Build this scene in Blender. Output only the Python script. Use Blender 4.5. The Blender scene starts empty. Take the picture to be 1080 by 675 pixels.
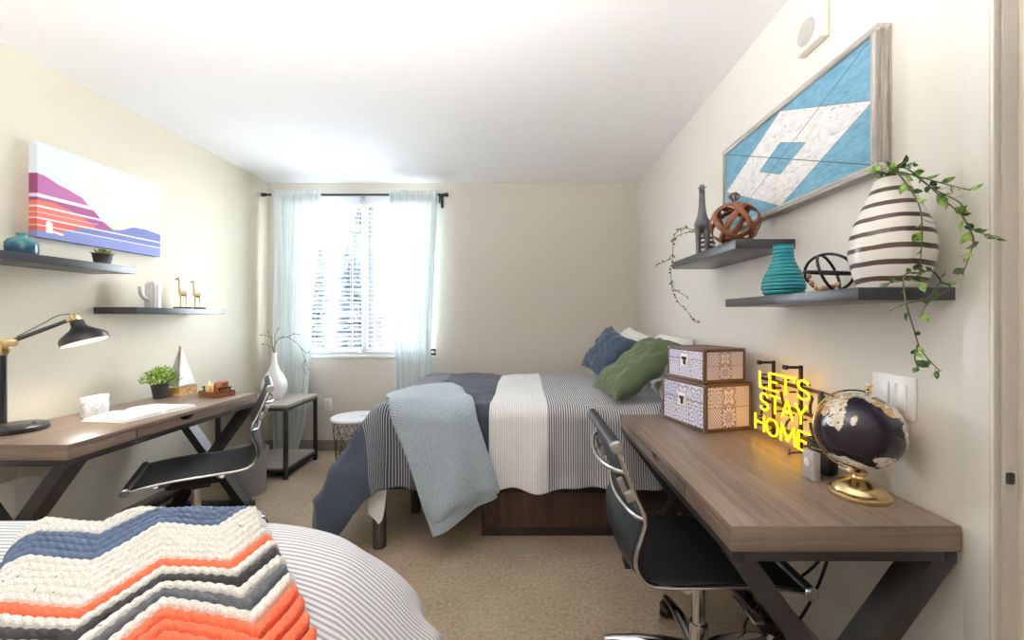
import bpy, bmesh, math, random
from mathutils import Vector, Matrix, noise
PI = math.pi
sin, cos, R = math.sin, math.cos, math.radians
rnd = random.Random(11)
scene = bpy.context.scene
COL = scene.collection

# ------------------------------------------------------------------ colour / materials
def lin(c):
    out = []
    for v in c:
        v = v / 255.0
        out.append(v / 12.92 if v <= 0.04045 else ((v + 0.055) / 1.055) ** 2.4)
    return tuple(out)

def rgba(c):
    return (*lin(c), 1.0)

class G:
    """a small node-graph writer for one material"""
    def __init__(self, name):
        self.m = bpy.data.materials.new(name)
        self.m.use_nodes = True
        self.nt = self.m.node_tree
        self.bsdf = self.nt.nodes['Principled BSDF']
        self.out = self.nt.nodes['Material Output']
    def put(self, sock, v):
        if isinstance(v, bpy.types.NodeSocket):
            self.nt.links.new(v, sock)
        elif isinstance(v, (tuple, list)) and len(v) == 3 and sock.type == 'RGBA':
            sock.default_value = rgba(v)
        else:
            sock.default_value = v
    def n(self, kind, **kw):
        nd = self.nt.nodes.new('ShaderNode' + kind)
        for k, v in kw.items():
            if k.startswith('p_'):
                setattr(nd, k[2:], v)
            else:
                self.put(nd.inputs[k.replace('_', ' ')], v)
        return nd
    def math(self, op, a, b=None, c=None, clamp=False):
        nd = self.nt.nodes.new('ShaderNodeMath'); nd.operation = op; nd.use_clamp = clamp
        for i, v in enumerate((a, b, c)):
            if v is not None:
                self.put(nd.inputs[i], v)
        return nd.outputs[0]
    def mix(self, f, a, b, blend='MIX'):
        nd = self.nt.nodes.new('ShaderNodeMix'); nd.data_type = 'RGBA'; nd.blend_type = blend
        self.put(nd.inputs[0], f); self.put(nd.inputs[6], a); self.put(nd.inputs[7], b)
        return nd.outputs[2]
    def coord(self, which='Object'):
        return self.n('TexCoord').outputs[which]
    def mapping(self, vec, scale=(1, 1, 1), loc=(0, 0, 0)):
        return self.n('Mapping', Vector=vec, Scale=scale, Location=loc).outputs[0]
    def noise(self, vec, scale, detail=3.0, rough=0.55):
        return self.n('TexNoise', Vector=vec, Scale=scale, Detail=detail, Roughness=rough).outputs[0]
    def sep(self, vec):
        o = self.n('SeparateXYZ', Vector=vec).outputs
        return o[0], o[1], o[2]
    def uv(self):
        o = self.sep(self.coord('UV'))
        return o[0], o[1]
    def smooth(self, v, a, b):
        return self.n('MapRange', Value=v, From_Min=a, From_Max=b, p_interpolation_type='SMOOTHSTEP').outputs[0]
    def bump(self, h, strength, dist=0.01):
        b = self.n('Bump', Height=h, Strength=strength, Distance=dist).outputs[0]
        self.nt.links.new(b, self.bsdf.inputs['Normal'])
    def set(self, **kw):
        for k, v in kw.items():
            self.put(self.bsdf.inputs[k.replace('_', ' ')], v)
        return self

def plain(name, c, rough=0.5, metal=0.0, nscale=0, nstr=0.1, var=0.0, ndist=0.003, **kw):
    g = G(name)
    g.set(Base_Color=c, Roughness=rough, Metallic=metal, **kw)
    if nscale:
        co = g.coord()
        h = g.noise(co, nscale)
        g.bump(h, nstr, ndist)
        if var:
            d = tuple(max(0, x * (1 - var)) for x in c)
            g.set(Base_Color=g.mix(g.noise(co, nscale * 0.35), d, tuple(min(255, x * (1 + var * .4)) for x in c)))
    return g.m

def wood(name, dark, light, axis='y', rough=0.4, scale=1.0, bump=0.08):
    g = G(name)
    s = {'x': (1.2, 26, 26), 'y': (26, 1.2, 26), 'z': (26, 26, 1.2)}[axis]
    v = g.mapping(g.coord(), tuple(k * scale for k in s))
    a = g.noise(v, 1.0, 6, 0.6)
    b = g.noise(g.mapping(g.coord(), tuple(k * 4.5 * scale for k in s)), 1.0, 3, 0.6)
    f = g.smooth(g.math('ADD', g.math('MULTIPLY', a, .7), g.math('MULTIPLY', b, .3)), 0.33, 0.68)
    g.set(Base_Color=g.mix(f, dark, light), Roughness=rough)
    g.bump(b, bump, 0.002)
    return g.m

def vcol(name, rough=0.8, nscale=0, nstr=0.1, metal=0.0, **kw):
    """paint or print that is stored with the surface (pattern only)"""
    g = G(name)
    g.set(Base_Color=g.n('Attribute', p_attribute_name='Col').outputs['Color'], Roughness=rough, Metallic=metal, **kw)
    if nscale:
        g.bump(g.noise(g.coord(), nscale), nstr, 0.003)
    return g.m

M = {}
def wallmat(name, c):
    g = G(name)
    co = g.coord()
    g.set(Base_Color=c, Roughness=0.72)
    g.bump(g.noise(co, 140, 3), 0.05, 0.003)
    return g.m
M['wall_l'] = wallmat('wall_paint_cream', (219, 212, 193))
M['wall_b'] = wallmat('wall_paint_beige', (216, 209, 199))
M['wall_r'] = wallmat('wall_paint_white', (226, 221, 213))
M['ceil'] = wallmat('ceiling_paint', (250, 249, 248))
M['trimwhite'] = plain('trim_white', (238, 236, 231), 0.45)
M['doorpaint'] = plain('door_frame_paint', (230, 224, 212), 0.38, nscale=60, nstr=0.03)
M['doorstrip'] = plain('door_casing_paint', (226, 223, 217), 0.4, nscale=60, nstr=0.03)
M['taupe'] = plain('baseboard_taupe', (158, 149, 137), 0.5)
def carpet():
    g = G('carpet_beige')
    co = g.coord()
    a = g.noise(co, 330, 2); b = g.noise(co, 60, 4); c = g.noise(co, 4, 3)
    v = g.n('TexVoronoi', Vector=co, Scale=210).outputs[0]
    f = g.math('ADD', g.math('MULTIPLY', a, .45), g.math('ADD', g.math('MULTIPLY', b, .4), g.math('MULTIPLY', c, .15)))
    g.set(Base_Color=g.mix(g.smooth(f, .32, .68), (160, 138, 112), (216, 198, 173)), Roughness=0.95)
    g.bump(g.math('ADD', v, a), 0.7, 0.008)
    return g.m
M['carpet'] = carpet()
M['deskwood'] = wood('desk_oak_grey', (112, 95, 83), (148, 128, 113), 'y', 0.36, 1.0, 0.03)
M['deskwoodx'] = wood('desk_oak_grey_end', (112, 95, 83), (148, 128, 113), 'x', 0.34)
M['tablewood'] = wood('table_oak_grey', (150, 140, 130), (186, 177, 167), 'x', 0.42)
M['drawerwood'] = wood('drawer_wood_dark', (64, 48, 39), (106, 82, 66), 'z', 0.5, 0.7)
M['drawerframe'] = wood('drawer_frame_dark', (40, 31, 27), (62, 48, 41), 'x', 0.5)
M['traywood'] = wood('tray_wood', (92, 52, 30), (150, 92, 56), 'y', 0.5, 1.5)
M['goldwood'] = wood('boat_wood', (150, 104, 46), (214, 170, 102), 'x', 0.5, 2)
M['beadwood'] = wood('bead_wood', (160, 122, 86), (206, 172, 134), 'z', 0.6, 4)
M['blacksteel'] = plain('black_steel', (62, 60, 58), 0.42, 0.35, nscale=200, nstr=0.03)
M['greysteel'] = plain('grey_steel_tube', (116, 112, 108), 0.38, 0.5)
M['legsteel'] = plain('bed_leg_steel', (92, 86, 81), 0.42, 0.4)
M['chrome'] = plain('chrome', (222, 222, 224), 0.12, 1.0)
M['satin'] = plain('satin_aluminium', (196, 196, 198), 0.28, 1.0)
M['blackvinyl'] = plain('black_vinyl', (27, 28, 32), 0.45, nscale=500, nstr=0.08)
M['blackplastic'] = plain('black_plastic', (24, 24, 25), 0.45)
M['shelfdark'] = plain('shelf_laminate', (60, 61, 68), 0.33, nscale=120, nstr=0.02)
M['rodblack'] = plain('rod_black', (44, 44, 48), 0.4, 0.3)
M['gold'] = plain('brass_gold', (226, 200, 148), 0.24, 1.0)
M['palegold'] = plain('pale_gold', (226, 208, 168), 0.3, 0.7, nscale=90, nstr=0.2)
M['lampblack'] = plain('lamp_enamel', (44, 44, 50), 0.34)
M['ceramic'] = plain('white_ceramic', (240, 239, 238), 0.28)
M['whiteplastic'] = plain('white_plastic', (240, 238, 234), 0.35)
M['offplastic'] = plain('ivory_plastic', (226, 222, 212), 0.45)
M['dimgrey'] = plain('dimmer_grey', (176, 172, 168), 0.4)
M['greyplastic'] = plain('grey_plastic_bin', (150, 149, 146), 0.5)
M['soil'] = plain('soil', (58, 44, 34), 0.95, nscale=200, nstr=0.8)
M['potblack'] = plain('pot_charcoal', (66, 66, 68), 0.55)
M['twig'] = plain('twig_brown', (128, 92, 70), 0.8, nscale=150, nstr=0.3)
M['copper'] = plain('copper', (216, 140, 104), 0.3, 0.8)
M['paper'] = plain('paper', (250, 248, 244), 0.8)
M['sail'] = plain('painted_sail', (240, 239, 240), 0.6, nscale=80, nstr=0.05)
M['sailgrey'] = plain('painted_sail_grey', (206, 205, 203), 0.6, nscale=80, nstr=0.05)
M['teal'] = plain('teal_glaze', (38, 146, 158), 0.22, nscale=40, nstr=0.03, var=0.25)
M['stone'] = plain('giraffe_pewter', (112, 114, 116), 0.5, 0.25, nscale=90, nstr=0.5, var=0.35)
M['leather'] = plain('leather_strap', (150, 88, 56), 0.5, nscale=160, nstr=0.2, var=0.2)
M['leatherdark'] = plain('trunk_leather', (104, 76, 64), 0.45, nscale=160, nstr=0.2, var=0.2)
M['wire'] = plain('black_wire', (34, 32, 32), 0.4, 0.4)
M['cable'] = plain('black_cable', (20, 20, 21), 0.5)
M['jute'] = plain('jute_string', (150, 112, 76), 0.9)
def leaf(name, a, b):
    g = G(name)
    f = g.noise(g.coord(), 55, 2)
    g.set(Base_Color=g.mix(g.smooth(f, .35, .65), a, b), Roughness=0.5)
    return g.m
M['leaf'] = leaf('vine_leaf', (62, 96, 40), (146, 184, 78))
M['leafdark'] = leaf('vine_leaf_dark', (44, 66, 38), (84, 116, 56))
M['grassleaf'] = leaf('bushy_leaf', (112, 156, 52), (196, 226, 118))
M['succulent'] = leaf('succulent_leaf', (112, 132, 72), (178, 186, 108))
M['stem'] = plain('vine_stem', (86, 96, 54), 0.7)
M['treeleaf'] = leaf('outdoor_needles', (48, 56, 66), (78, 88, 102))
M['bark'] = plain('bark', (96, 82, 70), 0.9, nscale=30, nstr=0.5)
M['pale_ground'] = plain('pale_ground', (206, 206, 202), 0.95, nscale=30, nstr=0.4, var=0.2)  # ground lightened to bounce more daylight up to the ceiling
M['mattress'] = plain('mattress_ticking', (232, 230, 226), 0.9, nscale=250, nstr=0.1)
def fabric(name, c, rough=0.9, scale=900, bumpn=0.15, wrinkle=0.0, var=0.12, sheen=0.2):
    g = G(name)
    co = g.coord()
    a = g.noise(co, scale, 2)
    d = tuple(x * (1 - var) for x in c); l = tuple(min(255, x * (1 + var)) for x in c)
    g.set(Base_Color=g.mix(a, d, l), Roughness=rough, Sheen_Weight=sheen)
    h = a if not wrinkle else g.math('ADD', g.math('MULTIPLY', a, .3), g.math('MULTIPLY', g.noise(g.mapping(co, (1, 1.6, 1)), 9, 4), wrinkle))
    g.bump(h, bumpn, 0.006)
    return g.m
M['pillownavy'] = fabric('pillow_navy', (62, 78, 98), wrinkle=1.5, bumpn=.25)
M['pillowgreen'] = fabric('pillow_green', (86, 100, 66), wrinkle=1.5, bumpn=.25)
M['pillowwhite'] = fabric('pillow_white', (236, 235, 230), wrinkle=1.2, var=.03)
M['pillowgrey'] = fabric('pillow_pale_grey', (214, 210, 206), wrinkle=1.2, var=.05)
M['lining'] = fabric('comforter_lining', (236, 234, 230), var=.03)
def bands():
    """bedspread: woven bands along its length (UV in metres of cloth)"""
    g = G('comforter_bands')
    u, v = g.uv()
    wob = g.math('MULTIPLY', g.math('SUBTRACT', g.noise(g.coord(), 5, 2), .5), .006)
    u2 = g.math('ADD', u, wob)
    P = .0150
    fr = g.math('FRACT', g.math('DIVIDE', u2, P))
    tri = g.math('ABSOLUTE', g.math('SUBTRACT', fr, .5))          # 0 centre .5 edge
    fib = g.noise(g.coord(), 700, 2)
    navy = g.mix(fib, (44, 52, 68), (68, 77, 95))
    pin = g.smooth(tri, .08, .15)
    pinfoot = g.mix(pin, (198, 196, 196), navy)
    tri4 = g.math('ABSOLUTE', g.math('SUBTRACT', g.math('FRACT', g.math('DIVIDE', u2, .0125)), .5))
    wide = g.smooth(tri4, .22, .32)
    pinhead = g.mix(wide, (206, 205, 205), (84, 92, 112))
    fr3 = g.math('ABSOLUTE', g.math('SUBTRACT', g.math('FRACT', g.math('DIVIDE', u2, .012)), .5))
    white = g.mix(g.math('MULTIPLY', g.smooth(fr3, .30, .42), .55), (247, 247, 249), (184, 184, 194))
    def step(x):
        return g.math('GREATER_THAN', u, x)
    c = navy
    c = g.mix(step(-.90), c, pinfoot)
    c = g.mix(step(-.60), c, navy)
    c = g.mix(step(-.19), c, white)
    c = g.mix(step(.115), c, pinhead)
    c = g.mix(step(.93), c, navy)
    g.set(Base_Color=c, Roughness=0.88, Sheen_Weight=0.15)
    g.bump(g.math('ADD', g.math('MULTIPLY', fib, .25), g.math('MULTIPLY', g.noise(g.coord(), 9, 5), 2.2)), 0.5, 0.012)
    return g.m
M['bands'] = bands()
def ticking():
    g = G('duvet_pinstripe')
    u, v = g.uv()
    wob = g.math('MULTIPLY', g.math('SUBTRACT', g.noise(g.coord(), 6, 2), .5), .004)
    fr = g.math('ABSOLUTE', g.math('SUBTRACT', g.math('FRACT', g.math('DIVIDE', g.math('ADD', v, wob), .0120)), .5))
    fib = g.noise(g.coord(), 800, 2)
    c = g.mix(g.math('MULTIPLY', g.smooth(fr, .21, .35), .85), (236, 236, 238), (150, 152, 160))
    g.set(Base_Color=c, Roughness=0.9, Sheen_Weight=0.1)
    g.bump(g.math('ADD', g.math('MULTIPLY', fib, .25), g.noise(g.coord(), 11, 4)), 0.2, 0.008)
    return g.m
M['ticking'] = ticking()
def knit(name, dark, light):
    g = G(name)
    u, v = g.uv()
    a = g.math('SINE', g.math('MULTIPLY', u, 2 * PI / .011))
    b = g.math('SINE', g.math('MULTIPLY', v, 2 * PI / .011))
    ab = g.math('MULTIPLY', a, b)
    f = g.math('ADD', g.math('MULTIPLY', ab, .35), g.noise(g.coord(), 160, 3))
    g.set(Base_Color=g.mix(g.smooth(f, .25, .8), dark, light), Roughness=0.95, Sheen_Weight=0.3)
    g.bump(g.math('ADD', ab, g.noise(g.coord(), 300, 2)), 0.5, 0.004)
    return g.m
M['knitblue'] = knit('throw_knit_blue', (148, 166, 179), (193, 207, 217))
def yarn(name, c, fleck=None):
    g = G(name)
    co = g.coord()
    a = g.noise(g.mapping(co, (1, 1, 1)), 420, 3)
    base = g.mix(g.smooth(a, .3, .7), tuple(x * .86 for x in c), tuple(min(255, x * 1.06) for x in c))
    if fleck:
        f = g.smooth(g.noise(co, 95, 2), .70, .76)
        base = g.mix(f, base, fleck)
    g.set(Base_Color=base, Roughness=0.95, Sheen_Weight=0.1)
    g.bump(a, 0.2, 0.002)
    return g.m
M['y_cream'] = yarn('yarn_cream', (242, 238, 231), (120, 112, 104))
M['y_navy'] = yarn('yarn_slate_blue', (86, 104, 132))
M['y_orange'] = yarn('yarn_orange', (238, 112, 76))
M['y_black'] = yarn('yarn_black', (52, 50, 52))
M['y_grey'] = yarn('yarn_charcoal', (92, 94, 100))
def curtain():
    g = G('curtain_sheer_aqua')
    nt = g.nt
    w = g.noise(g.mapping(g.coord(), (1, 1, 1)), 600, 2)
    c = g.mix(w, (222, 233, 234), (238, 244, 245))
    g.set(Base_Color=c, Roughness=0.9)
    tr = g.n('BsdfTranslucent', Color=c)
    mx = g.n('MixShader', Fac=0.11)
    nt.links.new(g.bsdf.outputs[0], mx.inputs[1]); nt.links.new(tr.outputs[0], mx.inputs[2])
    tp = g.n('BsdfTransparent')
    m2 = g.n('MixShader', Fac=0.0)
    nt.links.new(mx.outputs[0], m2.inputs[1]); nt.links.new(tp.outputs[0], m2.inputs[2])
    nt.links.new(m2.outputs[0], g.out.inputs[0])
    return g.m
M['curtain'] = curtain()
def slat():
    g = G('blind_slat_white')
    nt = g.nt
    g.set(Base_Color=(240, 242, 246), Roughness=0.5)
    tr = g.n('BsdfTranslucent', Color=(236, 240, 248))
    mx = g.n('MixShader', Fac=0.35)
    nt.links.new(g.bsdf.outputs[0], mx.inputs[1]); nt.links.new(tr.outputs[0], mx.inputs[2])
    nt.links.new(mx.outputs[0], g.out.inputs[0])
    return g.m
M['slat'] = slat()
def glass(name, tint=(250, 252, 253), refl=0.06):
    g = G(name)
    nt = g.nt
    tp = g.n('BsdfTransparent', Color=tint)
    gl = g.n('BsdfGlossy', Roughness=0.02)
    mx = g.n('MixShader', Fac=refl)
    nt.links.new(tp.outputs[0], mx.inputs[1]); nt.links.new(gl.outputs[0], mx.inputs[2])
    nt.links.new(mx.outputs[0], g.out.inputs[0])
    return g.m
M['glass'] = glass('window_glass')
def fill_bowl():  # bowl of the added fill light, translucent to let light down
    g = G('fill_light_bowl')
    g.set(Base_Color=(244, 242, 238), Roughness=.3)
    tr = g.n('BsdfTranslucent', Color=(246, 244, 240)); mx = g.n('MixShader', Fac=.45)
    g.nt.links.new(g.bsdf.outputs[0], mx.inputs[1]); g.nt.links.new(tr.outputs[0], mx.inputs[2]); g.nt.links.new(mx.outputs[0], g.out.inputs[0])
    return g.m
M['fill_bowl'] = fill_bowl()
def emit(name, c, s):
    g = G(name)
    e = g.n('Emission', Color=c, Strength=s)
    g.nt.links.new(e.outputs[0], g.out.inputs[0])
    return g.m
M['neon'] = emit('neon_yellow', (255, 184, 14), 3.0)
M['lampbulb'] = emit('lamp_bulb', (255, 246, 226), 4.0)
M['flame'] = emit('candle_glow', (255, 190, 90), 1.3)
def tiles():
    g = G('trunk_tile_print')
    u, v = g.uv()
    fu = g.math('SUBTRACT', g.math('FRACT', u), .5); fv = g.math('SUBTRACT', g.math('FRACT', v), .5)
    idv = g.n('CombineXYZ', X=g.math('FLOOR', u), Y=g.math('FLOOR', v), Z=3.0).outputs[0]
    rv = g.n('TexWhiteNoise', Vector=idv, p_noise_dimensions='3D')
    r1 = rv.outputs[0]
    r2 = g.sep(rv.outputs[1])[1]
    rad = g.math('SQRT', g.math('ADD', g.math('MULTIPLY', fu, fu), g.math('MULTIPLY', fv, fv)))
    ang = g.math('ARCTAN2', fv, fu)
    k = g.math('MULTIPLY', g.math('ADD', 1, g.math('ROUND', g.math('MULTIPLY', r1, 2))), 4)
    pet = g.math('MULTIPLY', g.math('COSINE', g.math('MULTIPLY', ang, k)), .12)
    w = g.math('SINE', g.math('ADD', g.math('MULTIPLY', g.math('ADD', rad, pet), g.math('ADD', 15, g.math('MULTIPLY', r2, 12))), g.math('MULTIPLY', r1, 6)))
    cross = g.math('MULTIPLY', g.math('SINE', g.math('MULTIPLY', fu, 34)), g.math('SINE', g.math('MULTIPLY', fv, 34)))
    pat = g.mix(g.math('GREATER_THAN', r2, .62), w, cross)
    f = g.smooth(pat, -.1, .55)
    ink = g.mix(g.math('GREATER_THAN', r1, .6), (152, 150, 182), (92, 104, 178))
    c = g.mix(g.math('MULTIPLY', f, .92), (230, 224, 236), ink)
    e = g.math('MAXIMUM', g.math('ABSOLUTE', fu), g.math('ABSOLUTE', fv))
    c = g.mix(g.smooth(e, .465, .49), c, (160, 140, 134))
    wear = g.smooth(g.noise(g.coord(), 28, 4), .55, .75)
    c = g.mix(g.math('MULTIPLY', wear, .25), c, (196, 176, 160))
    g.set(Base_Color=c, Roughness=0.45)
    return g.m
M['tiles'] = tiles()
def quilt():
    """painted planks: white diamond on blue"""
    g = G('barn_quilt_paint')
    u, v = g.uv()
    a = g.math('ABSOLUTE', g.math('SUBTRACT', u, .5)); b = g.math('ABSOLUTE', g.math('SUBTRACT', v, .5))
    d = g.math('MULTIPLY', g.math('ADD', a, b), 2)
    inn = g.math('MULTIPLY', g.math('LESS_THAN', d, 1.0), g.math('GREATER_THAN', d, .335))
    co = g.coord()
    n1 = g.noise(g.mapping(co, (1, 3, 9)), 8, 5)
    blue = g.mix(g.smooth(n1, .3, .7), (100, 154, 182), (124, 176, 200))
    white = g.mix(g.smooth(n1, .35, .65), (226, 224, 221), (242, 241, 239))
    c = g.mix(inn, blue, white)
    dg = g.math('MINIMUM', g.math('ABSOLUTE', g.math('SUBTRACT', u, v)), g.math('ABSOLUTE', g.math('SUBTRACT', g.math('ADD', u, v), 1)))
    c = g.mix(g.math('LESS_THAN', dg, .0042), c, (66, 74, 80))
    ed = g.math('MINIMUM', g.math('ABSOLUTE', g.math('SUBTRACT', d, 1)), g.math('ABSOLUTE', g.math('SUBTRACT', d, .335)))
    c = g.mix(g.math('LESS_THAN', ed, .006), c, (120, 130, 136))
    sc = g.smooth(g.noise(g.mapping(co, (1, 7, 60)), 3.2, 5, .7), 0.60, .635)
    c = g.mix(g.math('MULTIPLY', sc, .85), c, (104, 100, 96))
    g.set(Base_Color=c, Roughness=0.6)
    g.bump(n1, 0.12, 0.002)
    return g.m
M['quilt'] = quilt()
M['weathered'] = wood('weathered_frame', (142, 136, 128), (222, 218, 212), 'y', 0.7, 3.0, 0.3)
M['weatheredz'] = wood('weathered_frame_upright', (120, 114, 106), (206, 200, 192), 'z', 0.7, 3.0, 0.3)
def striped(name, a, b, base, period, duty, z0=0):
    g = G(name)
    x, y, z = g.sep(g.coord())
    wob = g.math('MULTIPLY', g.math('SUBTRACT', g.noise(g.coord(), 9, 2), .5), .012)
    wob2 = g.math('ADD', wob, g.math('MULTIPLY', g.math('ADD', x, y), .045))
    f = g.math('FRACT', g.math('DIVIDE', g.math('SUBTRACT', g.math('ADD', z, wob2), z0), period))
    s = g.math('LESS_THAN', f, duty)
    br = g.mix(g.noise(g.coord(), 40, 3), b, tuple(min(255, k * 1.35) for k in b))
    g.set(Base_Color=g.mix(s, a, br), Roughness=0.3)
    return g.m
M['vasestripe'] = striped('vase_stripe_glaze', (238, 234, 229), (66, 50, 42), None, .0385, .31, .012)
M['potstripe'] = striped('pot_stripe_glaze', (234, 232, 228), (40, 40, 42), None, .026, .5)
def bottle():
    g = G('bottle_reactive_glaze')
    x, y, z = g.sep(g.coord())
    t = g.math('ADD', z, g.math('MULTIPLY', g.math('SUBTRACT', g.noise(g.coord(), 40, 4), .5), .05))
    c = g.mix(g.smooth(t, .0, .03), (84, 64, 50), (34, 86, 112))
    c = g.mix(g.smooth(t, .03, .085), c, (88, 158, 160))
    g.set(Base_Color=c, Roughness=0.18)
    return g.m
M['bottle'] = bottle()
def marble():
    g = G('white_marble')
    n = g.noise(g.coord(), 14, 6, .65)
    f = g.smooth(g.math('ABSOLUTE', g.math('SUBTRACT', n, .5)), 0, .05)
    g.set(Base_Color=g.mix(f, (205, 205, 208), (240, 240, 240)), Roughness=0.25)
    return g.m
M['marble'] = marble()
M['pattern'] = vcol('printed_canvas', 0.75, 900, 0.06)
M['globemap'] = vcol('globe_print', 0.22)
M['pearl'] = plain('grille_white', (198, 195, 189), 0.5, nscale=900, nstr=0.5)

# ------------------------------------------------------------------ mesh builder
def frame_axes(d):
    d = Vector(d).normalized()
    a = Vector((0, 0, 1)) if abs(d.z) < .95 else Vector((1, 0, 0))
    x = d.cross(a).normalized()
    return x, d.cross(x).normalized(), d

class MB:
    def __init__(self):
        self.bm = bmesh.new()
    def box(self, c, s, rot=None, bev=0.0, seg=2):
        m = Matrix.Translation(Vector(c)) @ (rot.to_4x4() if rot is not None else Matrix.Identity(4)) @ Matrix.Diagonal((*s, 1.0))
        g = bmesh.ops.create_cube(self.bm, size=1.0, matrix=m)
        if bev:
            es = list({e for v in g['verts'] for e in v.link_edges})
            bmesh.ops.bevel(self.bm, geom=es, offset=bev, segments=seg, affect='EDGES', profile=0.5)
        return self
    def bx(self, x0, x1, y0, y1, z0, z1, bev=0.0):
        return self.box(((x0 + x1) / 2, (y0 + y1) / 2, (z0 + z1) / 2), (abs(x1 - x0), abs(y1 - y0), abs(z1 - z0)), None, bev)
    def ring(self, c, x, y, r, seg, ry=None):
        ry = r if ry is None else ry
        return [self.bm.verts.new(Vector(c) + x * (r * cos(2 * PI * i / seg)) + y * (ry * sin(2 * PI * i / seg))) for i in range(seg)]
    def skin(self, rings, closed=False, cap=True):
        n = len(rings)
        for k in range(n if closed else n - 1):
            a, b = rings[k], rings[(k + 1) % n]
            s = len(a)
            for i in range(s):
                try:
                    self.bm.faces.new((a[i], a[(i + 1) % s], b[(i + 1) % s], b[i]))
                except ValueError:
                    pass
        if cap and not closed:
            self.bm.faces.new(list(reversed(rings[0])))
            self.bm.faces.new(rings[-1])
    def tube(self, pts, r, seg=8, closed=False, cap=True, flat=None):
        pts = [Vector(p) for p in pts]
        n = len(pts)
        rad = r if isinstance(r, (list, tuple)) else [r] * n
        rings = []
        x = None
        for i, p in enumerate(pts):
            if closed:
                d = pts[(i + 1) % n] - pts[i - 1]
            else:
                d = pts[min(i + 1, n - 1)] - pts[max(i - 1, 0)]
            if d.length < 1e-9:
                d = Vector((0, 0, 1))
            d.normalize()
            if x is None:
                x, y, _ = frame_axes(d)
            else:
                x = x - d * x.dot(d)
                if x.length < 1e-6:
                    x, y, _ = frame_axes(d)
                x.normalize()
                y = d.cross(x).normalized()
            rings.append(self.ring(p, x, y, rad[i], seg, None if flat is None else rad[i] * flat))
        self.skin(rings, closed, cap)
        return self
    def cyl(self, a, b, r0, r1=None, seg=20):
        return self.tube([a, b], [r0, r0 if r1 is None else r1], seg)
    def lathe(self, prof, c=(0, 0, 0), seg=40, rot=None, cap=True):
        rings = []
        for r, z in prof:
            ring = []
            for i in range(seg):
                p = Vector((max(r, 1e-4) * cos(2 * PI * i / seg), max(r, 1e-4) * sin(2 * PI * i / seg), z))
                if rot is not None:
                    p = rot @ p
                ring.append(self.bm.verts.new(p + Vector(c)))
            rings.append(ring)
        self.skin(rings, False, cap)
        return self
    def ball(self, c, r, seg=20, rings=12, scale=(1, 1, 1), rot=None):
        m = Matrix.Translation(Vector(c)) @ (rot.to_4x4() if rot is not None else Matrix.Identity(4)) @ Matrix.Diagonal((*scale, 1.0))
        bmesh.ops.create_uvsphere(self.bm, u_segments=seg, v_segments=rings, radius=r, matrix=m)
        return self
    def poly(self, pts):
        return self.bm.faces.new([self.bm.verts.new(Vector(p)) for p in pts])
    def prism(self, pts, off):
        off = Vector(off)
        a = [self.bm.verts.new(Vector(p)) for p in pts]
        b = [self.bm.verts.new(Vector(p) + off) for p in pts]
        n = len(a)
        self.bm.faces.new(list(reversed(a))); self.bm.faces.new(b)
        for i in range(n):
            self.bm.faces.new((a[i], a[(i + 1) % n], b[(i + 1) % n], b[i]))
        return self
    def grid(self, fn, nu, nv, uvfn=None, colfn=None, matfn=None, wrap=False):
        """fn(s,t) with s,t in 0..1"""
        bm = self.bm
        uvl = bm.loops.layers.uv.verify() if uvfn else None
        cl = None
        if colfn:
            cl = bm.loops.layers.float_color.get('Col') or bm.loops.layers.float_color.new('Col')
        V = [[bm.verts.new(fn(i / nu, j / nv)) for j in range(nv + 1)] for i in range(nu + (0 if wrap else 1))]
        L = len(V)
        cc = {}
        for i in range(nu):
            for j in range(nv):
                i2 = (i + 1) % L
                f = bm.faces.new((V[i][j], V[i2][j], V[i2][j + 1], V[i][j + 1]))
                st = ((i, j), (i + 1, j), (i + 1, j + 1), (i, j + 1))
                for lp, (a, b) in zip(f.loops, st):
                    if uvfn:
                        lp[uvl].uv = uvfn(a / nu, b / nv)
                    if colfn:
                        k = (a, b)
                        if k not in cc:
                            cc[k] = (*lin(colfn(a / nu, b / nv)), 1.0)
                        lp[cl] = cc[k]
                if matfn:
                    f.material_index = matfn((i + .5) / nu, (j + .5) / nv)
        return self
    def quad_uv(self, pts, uvs):
        uvl = self.bm.loops.layers.uv.verify()
        f = self.poly(pts)
        for lp, t in zip(f.loops, uvs):
            lp[uvl].uv = t
        return self
    def build(self, name, mat, parent=None, smooth=40, loc=None, rotz=0.0, flipfix=True):
        bm = self.bm
        if flipfix:
            bmesh.ops.recalc_face_normals(bm, faces=bm.faces[:])
        me = bpy.data.meshes.new(name)
        bm.to_mesh(me); bm.free()
        for m in (mat if isinstance(mat, (list, tuple)) else [mat]):
            me.materials.append(m)
        if smooth:
            me.polygons.foreach_set('use_smooth', [True] * len(me.polygons))
            if smooth < 180:
                me.set_sharp_from_angle(angle=R(smooth))
        o = bpy.data.objects.new(name, me)
        COL.objects.link(o)
        if parent is not None:
            o.parent = parent
        if loc is not None:
            o.location = loc
        if rotz:
            o.rotation_euler = (0, 0, rotz)
        return o

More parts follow.
